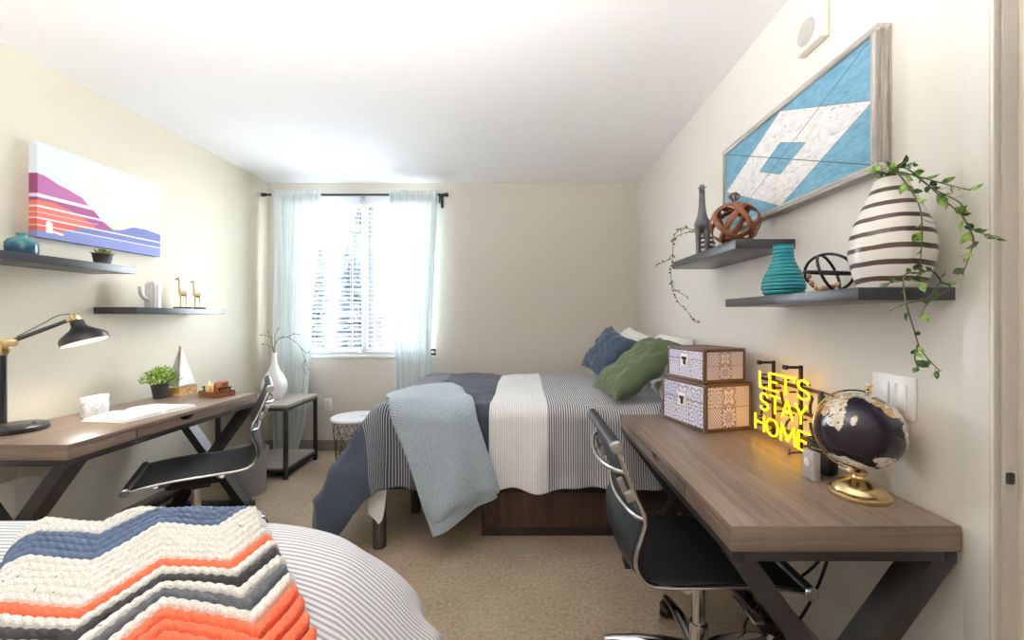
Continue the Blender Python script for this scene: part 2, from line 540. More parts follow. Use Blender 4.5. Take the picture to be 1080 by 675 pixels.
def tag(o, label, cat, group=None):
    o['label'] = label; o['category'] = cat
    if group:
        o['group'] = group
    return o
def thing(name, label, cat, loc=(0, 0, 0), rotz=0.0, group=None):
    o = bpy.data.objects.new(name, None)
    o.empty_display_size = 0.05
    COL.objects.link(o)
    o.location = loc; o.rotation_euler = (0, 0, rotz)
    return tag(o, label, cat, group)
def struct(o):
    o['kind'] = 'structure'
    return o
def copy_tree(o, parent=None):
    c = o.copy(); COL.objects.link(c)
    c.parent = parent
    for ch in list(o.children):
        copy_tree(ch, c)
    return c
def rotz(a):
    return Matrix.Rotation(a, 3, 'Z')
def smoothpath(pts, n=6, closed=False):
    """Catmull-Rom through the points"""
    pts = [Vector(p) for p in pts]
    m = len(pts); out = []
    rng = m if closed else m - 1
    for i in range(rng):
        p1, p2 = pts[i], pts[(i + 1) % m]
        p0 = pts[i - 1] if (closed or i > 0) else p1
        p3 = pts[(i + 2) % m] if (closed or i + 2 < m) else p2
        for k in range(n):
            t = k / n
            out.append(0.5 * ((2 * p1) + (p2 - p0) * t + (2 * p0 - 5 * p1 + 4 * p2 - p3) * t * t + (3 * p1 - p0 - 3 * p2 + p3) * t ** 3))
    if not closed:
        out.append(pts[-1])
    return out
def nz(x, y, z=0.0):
    return noise.noise(Vector((x, y, z)))

# ------------------------------------------------------------------ room shell
XL, XR, YB, YF, ZC = -2.398, 1.044, 3.894, -1.35, 2.497
TH = 0.12
HX = 2.4                                             # hallway beyond the door
WX0, WX1, WZ0, WZ1 = -2.12, -0.835, 0.868, 2.373     # window opening
DY0, DY1, DZ = -0.02, 0.93, 2.06                     # door opening in the right wall
b = MB(); b.bx(XL - TH, HX + TH, YF - TH, YB + TH, -0.06, 0.0)
struct(b.build('floor', M['carpet'], smooth=0))
b = MB(); b.bx(XL - TH, HX + TH, YF - TH, YB + TH, ZC, ZC + 0.08)
struct(b.build('ceiling', M['ceil'], smooth=0))
b = MB(); b.bx(XL - TH, XL, YF - TH, YB + TH, 0, ZC)
struct(b.build('wall_left', M['wall_l'], smooth=0))
b = MB()
b.bx(XL, WX0, YB, YB + TH, 0, ZC); b.bx(WX1, XR + TH, YB, YB + TH, 0, ZC)
b.bx(WX0, WX1, YB, YB + TH, 0, WZ0); b.bx(WX0, WX1, YB, YB + TH, WZ1, ZC)
struct(b.build('wall_back', M['wall_b'], smooth=0))
b = MB()
b.bx(XR, XR + TH, DY1, YB, 0, ZC); b.bx(XR, XR + TH, YF, DY0, 0, ZC); b.bx(XR, XR + TH, DY0, DY1, DZ, ZC)
struct(b.build('wall_right', M['wall_r'], smooth=0))
b = MB(); b.bx(XL, HX, YF - TH, YF, 0, ZC)
struct(b.build('wall_front', M['wall_b'], smooth=0))
b = MB(); b.bx(HX, HX + TH, YF - TH, YB + TH, 0, ZC); b.bx(XR + TH, HX, YB, YB + TH, 0, ZC)
struct(b.build('wall_hallway', M['wall_b'], smooth=0))
b = MB(); b.bx(XL, XL + 0.012, YF, YB, 0, 0.10, 0.003); struct(b.build('baseboard_left', M['taupe']))
b = MB(); b.bx(XL, XR, YB - 0.012, YB, 0, 0.10, 0.003); struct(b.build('baseboard_back', M['taupe']))
b = MB(); b.bx(XR - 0.012, XR, 1.0, YB, 0, 0.10, 0.003); struct(b.build('baseboard_right', M['taupe']))

# door frame: flat casing strip on the wall, rounded arris, jamb with stop and strike plate
b = MB()
b.bx(XR - 0.004, XR + 0.002, DY1, DY1 + 0.062, 0, DZ + 0.06)
b.bx(XR - 0.004, XR + 0.002, DY0 - 0.06, DY0, 0, DZ + 0.06)
b.bx(XR - 0.004, XR + 0.002, DY0, DY1, DZ, DZ + 0.06)
b.bx(XR - 0.007, XR + 0.010, DY1 - 0.006, DY1 + 0.003, 0, DZ, 0.003)
b.bx(XR + 0.014, XR + 0.047, DY1 - 0.006, DY1 + 0.01, 0, DZ, 0.002)
b.bx(XR - 0.002, XR + TH + 0.004, DY1 - 0.002, DY1 + 0.01, 0, DZ)
b.bx(XR + 0.052, XR + 0.10, DY1 - 0.022, DY1, 0, DZ, 0.003)
b.bx(XR, XR + TH + 0.004, DY0 - 0.01, DY0 + 0.002, 0, DZ)
b.bx(XR, XR + TH + 0.004, DY0, DY1, DZ - 0.002, DZ + 0.01)
dj = struct(b.build('door_1', M['doorpaint']))
b = MB(); b.bx(XR + 0.012, XR + 0.040, DY1 - 0.0085, DY1 - 0.005, 0.855, 0.915, 0.001)
b.cyl((XR + .026, DY1 - .0098, .908), (XR + .026, DY1 - .008, .908), .0025)
b.cyl((XR + .026, DY1 - .0098, .862), (XR + .026, DY1 - .008, .862), .0025)
sp = b.build('strike_plate', M['offplastic'], dj)
b = MB(); b.bx(XR + 0.017, XR + 0.034, DY1 - 0.0096, DY1 - 0.008, 0.872, 0.898, 0.004)
b.build('latch_hole', plain('strike_dark', (96, 84, 72), 0.7), sp)
struct(MB().bx(XR - 0.0055, XR, DY1 + 0.004, DY1 + 0.060, 0, DZ + 0.055, 0.001).build('trim_1', M['doorstrip']))

# window: vinyl slider
b = MB()
wy0, wy1 = YB + 0.045, YB + 0.11
b.bx(WX0, WX1, wy0, wy1, WZ0, WZ0 + 0.085, .004); b.bx(WX0, WX1, wy0, wy1, WZ1 - .07, WZ1, .004)
b.bx(WX0, WX0 + .07, wy0, wy1, WZ0, WZ1, .004); b.bx(WX1 - .07, WX1, wy0, wy1, WZ0, WZ1, .004)
b.bx(-1.545, -1.49, wy0 - .006, wy1, WZ0 + .06, WZ1 - .05, .004)
b.bx(WX0, WX1, YB - .012, YB + .05, WZ0 - .004, WZ0 + .02, .004)
win = struct(b.build('window_1', M['trimwhite']))
b = MB(); b.bx(-1.49, -1.43, wy0 + .02, wy1, WZ0 + .06, WZ1 - .05, .003)
b.build('meeting_stile', plain('grey_sash', (150, 154, 162), .5), win)
b = MB(); b.bx(WX0 + .05, -1.51, wy1 - .03, wy1 - .026, WZ0 + .05, WZ1 - .05); b.build('window_pane', M['glass'], win, smooth=0)
b = MB(); b.bx(-1.46, WX1 - .05, wy1 - .02, wy1 - .016, WZ0 + .05, WZ1 - .05); b.build('window_pane', M['glass'], win, smooth=0)

def blind(x0, x1, label):
    t = thing('window_blind', label, 'window blind', ((x0 + x1) / 2, YB + .018, WZ0 + .03), group='window blinds')
    w = (x1 - x0) / 2; H = WZ1 - WZ0 - .03
    MB().bx(-w, w, -.024, .024, H - .075, H - .002, .004).build('headrail', M['slat'], t)
    s = MB(); n = 32
    tilt = Matrix.Rotation(R(6), 3, 'X')
    for i in range(n):
        z = .055 + i * (H - .15) / (n - 1)
        s.box((0, 0, z), (2 * w - .008, .046, .0026), tilt)
    s.build('slats', M['slat'], t, smooth=0)
    MB().bx(-w + .003, w - .003, -.022, .022, .012, .03, .004).build('bottom_rail', M['slat'], t)
    c = MB()
    for x in (-w * .7, w * .7):
        c.cyl((x, -.024, .02), (x, -.024, H - .07), .0016, seg=5)
        c.cyl((x, .024, .02), (x, .024, H - .07), .0016, seg=5)
    c.build('ladder_cord', M['whiteplastic'], t)
blind(WX0 + .008, -1.545, 'white horizontal window blind on the side of the window nearer the cream wall')
blind(-1.488, WX1 - .008, 'white horizontal window blind on the window half nearer the bed')

# curtain rod and curtains
ry, rz = 3.775, 2.352
rod = thing('curtain_rod', 'thin black curtain rod with round finials above the window', 'curtain rod', (0, ry, rz))
MB().cyl((-2.345, 0, 0), (-.735, 0, 0), .0095).build('pole', M['rodblack'], rod)
for x, s in ((-2.345, -1), (-.735, 1)):
    MB().lathe([(.001, 0), (.017, .002), (.017, .012), (.012, .016), (.018, .026), (.018, .036), (.001, .04)], rot=Matrix.Rotation(s * PI / 2, 3, 'Y'), c=(x, 0, 0), seg=20).build('finial', M['rodblack'], rod)
for x in (-.775,):
    k = MB(); k.bx(x - .007, x + .007, -.012, YB - ry, -.018, -.010); k.bx(x - .012, x + .012, YB - ry - .006, YB - ry, -.09, .03)
    k.tube([(x, -.012, -.006), (x, -.014, .012)], .004); k.bx(x - .006, x + .006, -.006, .006, -.075, -.01)
    k.build('bracket', M['rodblack'], rod)
def curtain(label, lo, hi, loz, hiz, seed, folds):
    """lo/hi: x of the two edges at heights loz/hiz lists (z, x)"""
    def at(tbl, z):
        for (z0, x0), (z1, x1) in zip(tbl, tbl[1:]):
            if z >= z1:
                t = (z - z1) / (z0 - z1); t = t * t * (3 - 2 * t)
                return x1 + (x0 - x1) * t
        return tbl[-1][1]
    zt = 2.385; zb = 0.012
    t = thing('curtain', label, 'curtain', (0, ry, 0), group='aqua curtains')
    def fn(s, q):
        z = zt + (zb - zt) * q
        a, c = at(lo, z), at(hi, z)
        head = max(0.0, 1 - abs(z - rz) / .05)
        ph = folds * 2 * PI * (s + .03 * sin(9 * s + seed)) + .5 * sin(z * 1.3 + seed + 4 * s)
        amp = .030 * (.55 + .45 * sin(5 * s + seed * 2)) * (1 - .4 * head)
        y = amp * sin(ph) + .008 * sin(3.1 * ph + z * 2) + .012 * nz(s * 6, z * 1.2, seed)
        x = a + (c - a) * s + .008 * cos(ph) + .010 * nz(s * 4, z * 1.5, seed + 5)
        if z > rz - .03:
            g = sin(folds * 5.7 * PI * s + seed)
            y += .006 * g
            if z > rz + .012:
                z += .008 * sin(folds * 7 * PI * s) + .004 * g
        y = y if abs(z - rz) > .016 else y * .35 - .018
        return (x, y - .012, z)
    c = MB(); c.grid(fn, 150, 130); c.build('panel', M['curtain'], t, smooth=180, flipfix=False)
    h = MB(); h.grid(lambda s, q: Vector(fn(s, .016 + .026 * q)) + Vector((0, -.003, 0)), 150, 3); h.build('rod_pocket', M['curtain'], t, smooth=180, flipfix=False)
    return t
curtain('sheer pale aqua curtain by the cream wall behind the white bottle vase',
        [(2.4, -2.285), (1.2, -2.29), (0, -2.27)], [(2.4, -1.845), (1.0, -1.925), (.4, -1.97), (0, -2.04)], 0, 0, 1.3, 5)
curtain('sheer pale aqua curtain beside the wide bed at the window',
        [(2.4, -1.225), (.75, -1.165), (0, -1.15)], [(2.4, -.800), (.75, -.865), (0, -.88)], 0, 0, 4.1, 5)

# ------------------------------------------------------------------ outside
b = MB(); b.bx(-14, 8, YB + .6, 24, -3.3, -3.2); struct(b.build('ground_outside', M['pale_ground'], smooth=0))
def conifer(x, y, z0, h, rad, label):
    t = thing('conifer_tree', label, 'tree', (x, y, z0), group='trees outside the window')
    MB().cyl((0, 0, 0), (0, 0, h * .92), .14, .02, 10).build('trunk', M['bark'], t)
    f = MB(); rr = random.Random(int(h * 100))
    k = int(h * 7)
    for i in range(k):
        q = i / k; z = h * (.1 + .88 * q); rz_ = rad * (1 - q) + .06
        for j in range(9):
            a = rr.random() * 2 * PI; l = rz_ * (.7 + .4 * rr.random())
            d = Vector((cos(a), sin(a), -.25)).normalized()
            p = Vector((0, 0, z)); e = p + d * l
            s = Vector((-sin(a), cos(a), 0)) * (.10 + .12 * l)
            m_ = p + d * l * .55
            f.poly([p, m_ + s + Vector((0, 0, -.08)), e, m_ - s + Vector((0, 0, -.08))])
            f.poly([p, m_ + Vector((0, 0, .08)), e + Vector((0, 0, -.1)), m_ + Vector((0, 0, -.14))])
    f.build('foliage', M['treeleaf'], t, smooth=0, flipfix=False)
conifer(-3.15, 7.6, -3.2, 6.4, 1.15, 'dark evergreen tree outside the window, nearest behind the blind')
conifer(-4.75, 9.6, -3.2, 6.6, 1.2, 'dark evergreen tree outside, farther behind the other one')
conifer(-5.0, 12.6, -3.2, 8.6, 1.5, 'dark evergreen tree outside, the farthest and tallest behind the blind')

# ------------------------------------------------------------------ cloth over a bed
class Drape:
    """a cloth laid on a padded box; (u,v) are metres of cloth, equal to world x,y on the flat top"""
    def __init__(s, x0, x1, y0, y1, z, Rx, Ry, fx, fy, puff, wave, wf, seed, rc=.03):
        s.b = (x0, x1, y0, y1); s.z = z; s.Rx, s.Ry, s.fx, s.fy = Rx, Ry, fx, fy
        s.puff, s.wave, s.wf, s.seed, s.rc = puff, wave, wf, seed, rc
    def at(s, u, v, off=0.0):
        x0, x1, y0, y1 = s.b
        c = s.rc
        cu, cv = min(max(u, x0 + c), x1 - c), min(max(v, y0 + c), y1 - c)
        du, dv = u - cu, v - cv
        hyp = math.hypot(du, dv)
        r = max(0.0, hyp - c)
        zt = s.z + s.puff * (nz(u * 3.1, v * 3.1, s.seed) + .5 * nz(u * 8, v * 8, s.seed + 3))
        if r < 1e-7:
            return Vector((u, v, zt + off))
        dx, dy = du / hyp, dv / hyp
        cu, cv = cu + dx * c, cv + dy * c
        w = dx * dx
        Rr = s.Rx * w + s.Ry * (1 - w); fl = s.fx * w + s.fy * (1 - w)
        L = Rr * (PI / 2 - math.asin(fl))
        if r < L:
            a = r / Rr
            o, z = Rr * sin(a), -Rr * (1 - cos(a)); no, nzv = sin(a), cos(a)
        else:
            a = L / Rr
            o = Rr * sin(a) + (r - L) * fl; z = -Rr * (1 - cos(a)) - (r - L) * math.sqrt(1 - fl * fl)
            no, nzv = math.sqrt(1 - fl * fl), fl
        k = min(1.0, max(0.0, (r - .05) / .35))
        o += s.wave * k * (1 + 1.5 * w * (1 if dx < 0 else 0)) * (sin(s.wf * (cu - cv) + 2.2 * math.atan2(dy, dx)+ s.seed) + .5 * sin(2.3 * s.wf * (cu - cv) + 5 * math.atan2(dy, dx)))
        o += .02 * k * nz(u * 6, v * 6, s.seed + 9) + .030 * k * w * (1 - abs(nz((cu - cv) * 7 + 2 * nz(u * 3, v * 3, 1), r * 2.2, s.seed)) * 3)
        return Vector((cu + dx * (o + off * no), cv + dy * (o + off * no), zt + z + off * nzv))

def bed_frame(x0, x1, y0, y1, legs, rail_z, mat_z, label, head_left):
    t = thing('platform_bed', label, 'bed frame', ((x0 + x1) / 2, (y0 + y1) / 2, 0), group='low bed frames')
    cx, cy = (x0 + x1) / 2, (y0 + y1) / 2
    hx, hy = (x1 - x0) / 2, (y1 - y0) / 2
    for lx, ly, rad, top in legs:
        l = MB(); l.lathe([(rad * .96, 0), (rad, .006), (rad, top), (rad * .9, top + .003)], (lx - cx, ly - cy, 0), 28)
        l.build('leg', M['legsteel'], t)
    for s in (-1, 1):
        MB().box((0, s * (hy - .02), rail_z), (2 * hx, .03, .10), None, .003).build('side_rail', M['drawerframe'], t)
        MB().box((s * (hx - .02), 0, rail_z), (.03, 2 * hy, .10), None, .003).build('end_rail', M['drawerframe'], t)
    sl = MB()
    for i in range(9):
        sl.box((-hx + .1 + i * (2 * hx - .2) / 8, 0, rail_z + .035), (.07, 2 * hy - .08, .02))
    sl.build('slat_base', M['drawerframe'], t, smooth=0)
    return t
# wide bed across the back of the room
bed_frame(-.80, 1.0, 2.29, 3.49, [(-.82 + .03, 2.262, .036, .31), (-.70, 2.67, .032, .31), (-.77, 3.44, .036, .31), (.96, 2.32, .036, .31), (.96, 3.44, .036, .31)],
          .345, .76, 'low bed frame with round grey steel legs under the navy and white bedspread', False)
b = MB(); b.bx(-.755, 1.0, 2.30, 3.48, .40, .715, .05); tag(b.build('mattress', M['mattress'], smooth=60), 'wide white mattress under the navy banded bedspread', 'mattress')
D1 = Drape(-.765, 1.03, 2.265, 3.49, .772, .085, .085, .50, .05, .020, .026, 13.0, 2.0)
b = MB()
u0, u1, v0, v1 = -1.36, 1.025, 1.79, 3.80
b.grid(lambda s, t: D1.at(u0 + (u1 - u0) * s, v0 + (v1 - v0) * t), 230, 200, uvfn=lambda s, t: (u0 + (u1 - u0) * s, v0 + (v1 - v0) * t))
cf = b.build('comforter', [M['bands'], M['lining']], smooth=180, flipfix=False)
md = cf.modifiers.new('thickness', 'SOLIDIFY'); md.thickness = .012; md.offset = -1; md.material_offset = 1; md.material_offset_rim = 0
tag(cf, 'navy bedspread with white and pinstriped bands on the wide bed', 'bedspread')
# light sheet corner peeping out under the bedspread at the foot
b = MB()
Ds = Drape(-.70, 1.0, 2.30, 3.47, .736, .07, .07, .40, .06, .0, .012, 11.0, 5.0)
b.grid(lambda s, t: Ds.at(-1.10 + .36 * s, (1.775 + .9 * max(0, s - .35) ** 1.4 + .5 * max(0, .25 - s)) * (1 - t) + 2.5 * t), 50, 60)
sh = b.build('bed_sheet', M['lining'], smooth=180, flipfix=False)
tag(sh, 'white sheet corner peeping out below the navy bedspread at the bed foot', 'sheet')
# pale blue throw over the near foot corner
def patch(mb, quad, off, nu, nv, Dr, wig=.006, bow=.0):
    A, B_, C_, Dd = [Vector((*p, 0)) for p in quad]     # far-left, far-right, near-right, near-left
    def uvp(s, t):
        p = (A * (1 - s) + B_ * s) * (1 - t) + (Dd * (1 - s) + C_ * s) * t
        if bow:
            n = (B_ - A); n = Vector((-n.y, n.x, 0))
            p = p + n * bow * sin(PI * s) * (1 - t)
        return p
    def fn(s, t):
        p = uvp(s, t)
        e = min(1, min(s, 1 - s, t, 1 - t) * 24)
        return Dr.at(p.x, p.y, off * (.55 + .45 * e) + wig * nz(p.x * 9, p.y * 9, 7) + .012 * max(0, sin(7 * s + 1)) * t)
    W = (B_ - A).length; H = (Dd - A).length
    mb.grid(fn, nu, nv, uvfn=lambda s, t: (s * W, t * H))
bt = thing('throw_blanket', 'pale blue knitted throw hanging over the front edge of the wide bed', 'throw blanket', (0, 0, 0))
b = MB(); patch(b, [(-.80, 2.42), (-.47, 2.80), (-.135, 1.795), (-.475, 1.65)], .032, 70, 150, D1, bow=.22)
o = b.build('top_layer', M['knitblue'], bt, smooth=180, flipfix=False)
md = o.modifiers.new('thickness', 'SOLIDIFY'); md.thickness = .010; md.offset = -1
b = MB(); patch(b, [(-.77, 2.40), (-.47, 2.74), (-.145, 1.765), (-.465, 1.575)], .018, 60, 120, D1, bow=.2)
o = b.build('folded_layer', M['knitblue'], bt, smooth=180, flipfix=False)
md = o.modifiers.new('thickness', 'SOLIDIFY'); md.thickness = .008; md.offset = -1

# drawer unit under the bed
dr = thing('underbed_drawer', 'dark wood storage drawer on the carpet under the wide bed', 'drawer', (.137, 2.372, 0))
k = MB(); W = .386
k.bx(-W, W, .02, .75, .02, .235); k.build('box', M['drawerframe'], dr, smooth=0)
k = MB(); k.bx(-W, W, 0, .022, 0, .045, .002); k.bx(-W, W, 0, .022, .243, .266, .002); k.bx(-W, -W + .03, 0, .022, .045, .243, .002); k.bx(W - .03, W, 0, .022, .045, .243, .002)
k.build('front_frame', M['drawerframe'], dr)
k = MB(); k.bx(-W + .031, W - .031, .004, .02, .046, .242, .002); k.build('front_panel', M['drawerwood'], dr)

# pillows
def pillow(name, label, mat, c, nrm, along, w, h, th, seed, cat='pillow', group=None, pin=.10):
    n = Vector(nrm).normalized(); x = Vector(along); x = (x - n * x.dot(n)).normalized(); y = n.cross(x)
    rot = Matrix((x, y, n)).transposed()
    mb = MB(); N = 44
    def side(sg):
        def fn(s, t):
            a, q = 2 * s - 1, 2 * t - 1
            k = max(0.0, (1 - a ** 4) * (1 - q ** 4)) ** .55
            px = a * w / 2 * (1 - pin * (1 - q * q) * abs(a) ** 3 * .9)
            py = q * h / 2 * (1 - pin * (1 - a * a) * abs(q) ** 3 * .9)
            rr = max(abs(a), abs(q))
            wr = .016 * nz(a * 2.6 + seed, q * 2.6, sg) + .008 * (1 - abs(nz(a * 2 + 3 * q + seed, q * 2 - a, sg + 5)) * 3) + .009 * rr * sin(9 * math.atan2(q, a) + seed + 3 * rr) * (1 - k * .5)
            pz = sg * (th / 2 * k + (wr if k > 0.02 else 0) * min(1, k * 3)) + .012 * nz(a * 1.3, q * 1.3, seed + 20) - .05 * th * a * a
            return rot @ Vector((px, py, pz))
        return fn
    mb.grid(side(1), N, N); mb.grid(side(-1), N, N)
    bmesh.ops.remove_doubles(mb.bm, verts=mb.bm.verts[:], dist=.0004)
    o = mb.build(name, mat, None, smooth=180, loc=c)
    return tag(o, label, cat, group)
pillow('pillow', 'white pillow leaning on the wall behind the navy cushion', M['pillowwhite'], (.79, 3.215, .966), (-.82, -.22, .53), (-.1, 1, .1), .50, .40, .14, 1, group='bed pillows')
pillow('pillow', 'white pillow against the wall behind the green cushion', M['pillowwhite'], (.905, 2.775, .958), (-.86, -.10, .50), (0, 1, 0), .48, .38, .13, 2, group='bed pillows')
pillow('pillow', 'pale grey pillow lying under the green cushion beside the desk', M['pillowgrey'], (.885, 2.36, .842), (-.22, -.1, .97), (.1, 1, 0), .27, .29, .09, 3, group='bed pillows')
pillow('cushion', 'navy blue square cushion against the white pillow', M['pillownavy'], (.58, 2.95, .986), (-.75, -.38, .54), (.27, -.93, -.25), .38, .38, .14, 4, 'cushion', 'bed cushions', pin=.16)
pillow('cushion', 'olive green cushion tilted against the pillows', M['pillowgreen'], (.645, 2.42, .955), (-.57, -.14, .81), (.81, .12, .58), .50, .36, .14, 5, 'cushion', 'bed cushions')

# ------------------------------------------------------------------ near bed with duvet and crocheted throw
bed_frame(-2.36, -.50, -.50, .92, [(-2.28, -.42, .036, .31), (-2.28, .84, .036, .31), (-.56, -.42, .036, .31), (-.56, .84, .036, .31)],
          .345, .6, 'low bed frame under the pale pinstriped duvet nearest the cream wall', True)
b = MB(); b.bx(-2.36, -.52, -.48, .90, .40, .72, .06); tag(b.build('mattress', M['mattress'], smooth=60), 'white mattress under the pale pinstriped duvet', 'mattress')
D2 = Drape(-2.37, -.515, -.46, .930, .775, .36, .085, .05, .06, .007, .012, 9.0, 8.0, .15)
b = MB()
u0b, u1b, v0b, v1b = -2.365, .13, -.78, 1.30
b.grid(lambda s, t: D2.at(u0b + (u1b - u0b) * s, v0b + (v1b - v0b) * t), 200, 170, uvfn=lambda s, t: (u0b + (u1b - u0b) * s, v0b + (v1b - v0b) * t))
o = b.build('duvet', M['ticking'], smooth=180, flipfix=False)
md = o.modifiers.new('thickness', 'SOLIDIFY'); md.thickness = .014; md.offset = -1
tag(o, 'pale grey pinstriped duvet on the bed under the crocheted zigzag throw', 'duvet')
ROW = .0295
def zig(u):
    f = ((u + .076) / .1825) % 1.0
    t = abs(2 * f - 1)                        # 1 at the valley points
    return .0475 * (2 * t - 1)
UA, UB, VA = -.205, .190, -1.342
NR = 40
def rowcol(k):
    tbl = 'cccnnnnccccccocbcgcooooocccnnnncccccocbcgcooo'
    return 'cnobg'.index(tbl[min(k, len(tbl) - 1)])
SUB = 12
def cro(s, t):
    u = UA + (UB - UA) * s
    vr = t * NR
    fr = vr - math.floor(vr)
    v = VA + vr * ROW + zig(u)
    ridge = min(1.0, min(fr, 1 - fr) / .17) ** .8 * (.78 + .22 * sin(PI * fr))
    side = 1 if fr < .5 else -1
    st = abs(sin(PI * (u / .0125 + side * (fr - .5) * .9 + .37 * math.floor(vr))))
    e = min(1.0, min(s, 1 - s) * 22, min(t, 1 - t) * 40)
    h = .004 + (.007 + .0240 * ridge * (.87 + .13 * st)) * e ** .5
    h += .004 * nz(u * 10, v * 10, 3)
    jit = .0012 * nz(u * 160, v * 160, 2)
    u += .002 * sin(vr * PI) * (1 if s > .97 or s < .03 else 0)
    x, y = .743 * u + .669 * v, .669 * u - .743 * v
    return D2.at(x, y, h + jit)
b = MB()
b.grid(cro, 200, NR * SUB, uvfn=lambda s, t: (s * (UB - UA), t * NR * ROW), matfn=lambda s, t: rowcol(int(t * NR)))
o = b.build('crocheted_throw', [M['y_cream'], M['y_navy'], M['y_orange'], M['y_black'], M['y_grey']], smooth=180, flipfix=False)
tag(o, 'crocheted zigzag throw in cream, slate blue, orange and black on the near bed', 'throw blanket')

# ------------------------------------------------------------------ desks (origin on the floor under the centre, front towards -x)
DL, DD, DH = 1.14, .545, .745
def make_desk(label, loc, rz):
    t = thing('desk', label, 'desk', loc, rz, 'matching oak desks')
    hl, hd = DL / 2, DD / 2
    zt, zb = DH, DH - .061
    m = MB(); m.bx(-hd, hd, -hl, hl, zt - .021, zt, .0025); m.build('desktop', M['deskwood'], t)
    a = MB()
    a.bx(-hd, -hd + .022, -hl, -.285, zb, zt - .0212, .001); a.bx(-hd, -hd + .022, .285, hl, zb, zt - .0212, .001)
    a.bx(-hd, -hd + .0218, -.285, .285, zb, zb + .006)
    a.bx(hd - .022, hd, -hl, hl, zb, zt - .0212, .001)
    for e in (-1, 1):
        MB().bx(-hd + .022, hd - .022, e * hl, e * (hl - .022), zb, zt - .0212).build('end_apron', M['deskwoodx'], t)
        MB().bx(-hd - .0008, hd, e * hl, e * (hl + .0016), zb, zt + .0004, .0006).build('edge_band', M['deskwoodx'], t)
    a.build('apron', M['deskwood'], t)
    d = MB()
    y0, y1, z0, z1 = -.282, .282, zb + .0075, zt - .0225
    pts = [(0, y0, z0), (0, y1, z0), (0, y1, z1)]
    for i in range(13):
        q = PI * i / 12
        pts.append((0, .042 * cos(q), z1 - .020 * sin(q)))
    pts.append((0, y0, z1))
    d.prism([(-hd - .002, p[1], p[2]) for p in pts], (.018, 0, 0))
    dw = d.build('drawer', M['deskwood'], t, smooth=0)
    k = MB(); k.bx(-hd + .017, hd - .05, -.26, .26, zb + .008, zb + .012); k.bx(-hd + .05, -hd + .055, -.26, .26, zb + .008, z1 - .004)  # dark box behind the finger notch stands in for its shaded cavity
    k.build('dark_cavity', M['drawerframe'], dw, smooth=0)
    f = MB(); zf = zb - .026
    f.bx(-hd + .004, -hd + .034, -hl + .003, hl - .003, zf, zb, .002); f.bx(hd - .034, hd - .004, -hl + .003, hl - .003, zf, zb, .002)
    f.bx(-hd + .034, hd - .034, -hl + .003, -hl + .075, zf, zb, .002); f.bx(-hd + .034, hd - .034, hl - .075, hl - .003, zf, zb, .002)
    f.build('top_rail', M['blacksteel'], t)
    for e in (-1, 1):
        yc = e * (hl - .039)
        for s in (-1, 1):
            l = MB(); w = .030
            xa, xb = s * (hd - .004), -s * (hd - .004)
            l.prism([(xa, yc - .036, zf), (xa - s * 2 * w, yc - .036, zf), (xb, yc - .036 , .0), (xb + s * 2 * w, yc - .036, 0)] if s < 0 else
                    [(xa, yc - .0355, zf), (xa - s * 2 * w, yc - .0355, zf), (xb, yc - .0355, 0), (xb + s * 2 * w, yc - .0355, 0)], (0, .072 if s < 0 else .071, 0))
            l.build('leg', M['blacksteel'], t, smooth=0)
        l = MB(); l.bx(-hd + .004, hd - .004, yc - .034, yc + .034, 0, .034, .002); l.build('floor_bar', M['blacksteel'], t)
    l = MB(); l.bx(hd - .11, hd - .07, -hl + .07, hl - .07, .105, .135, .002); l.build('rear_rail', M['blacksteel'], t)
    return t
make_desk('grey oak desk with black crossed legs holding the patterned trunks and globe', (.7625, 1.562, 0), 0)
make_desk('grey oak desk with black crossed legs holding the lamp and open book', (-2.053, 2.195, 0), PI)

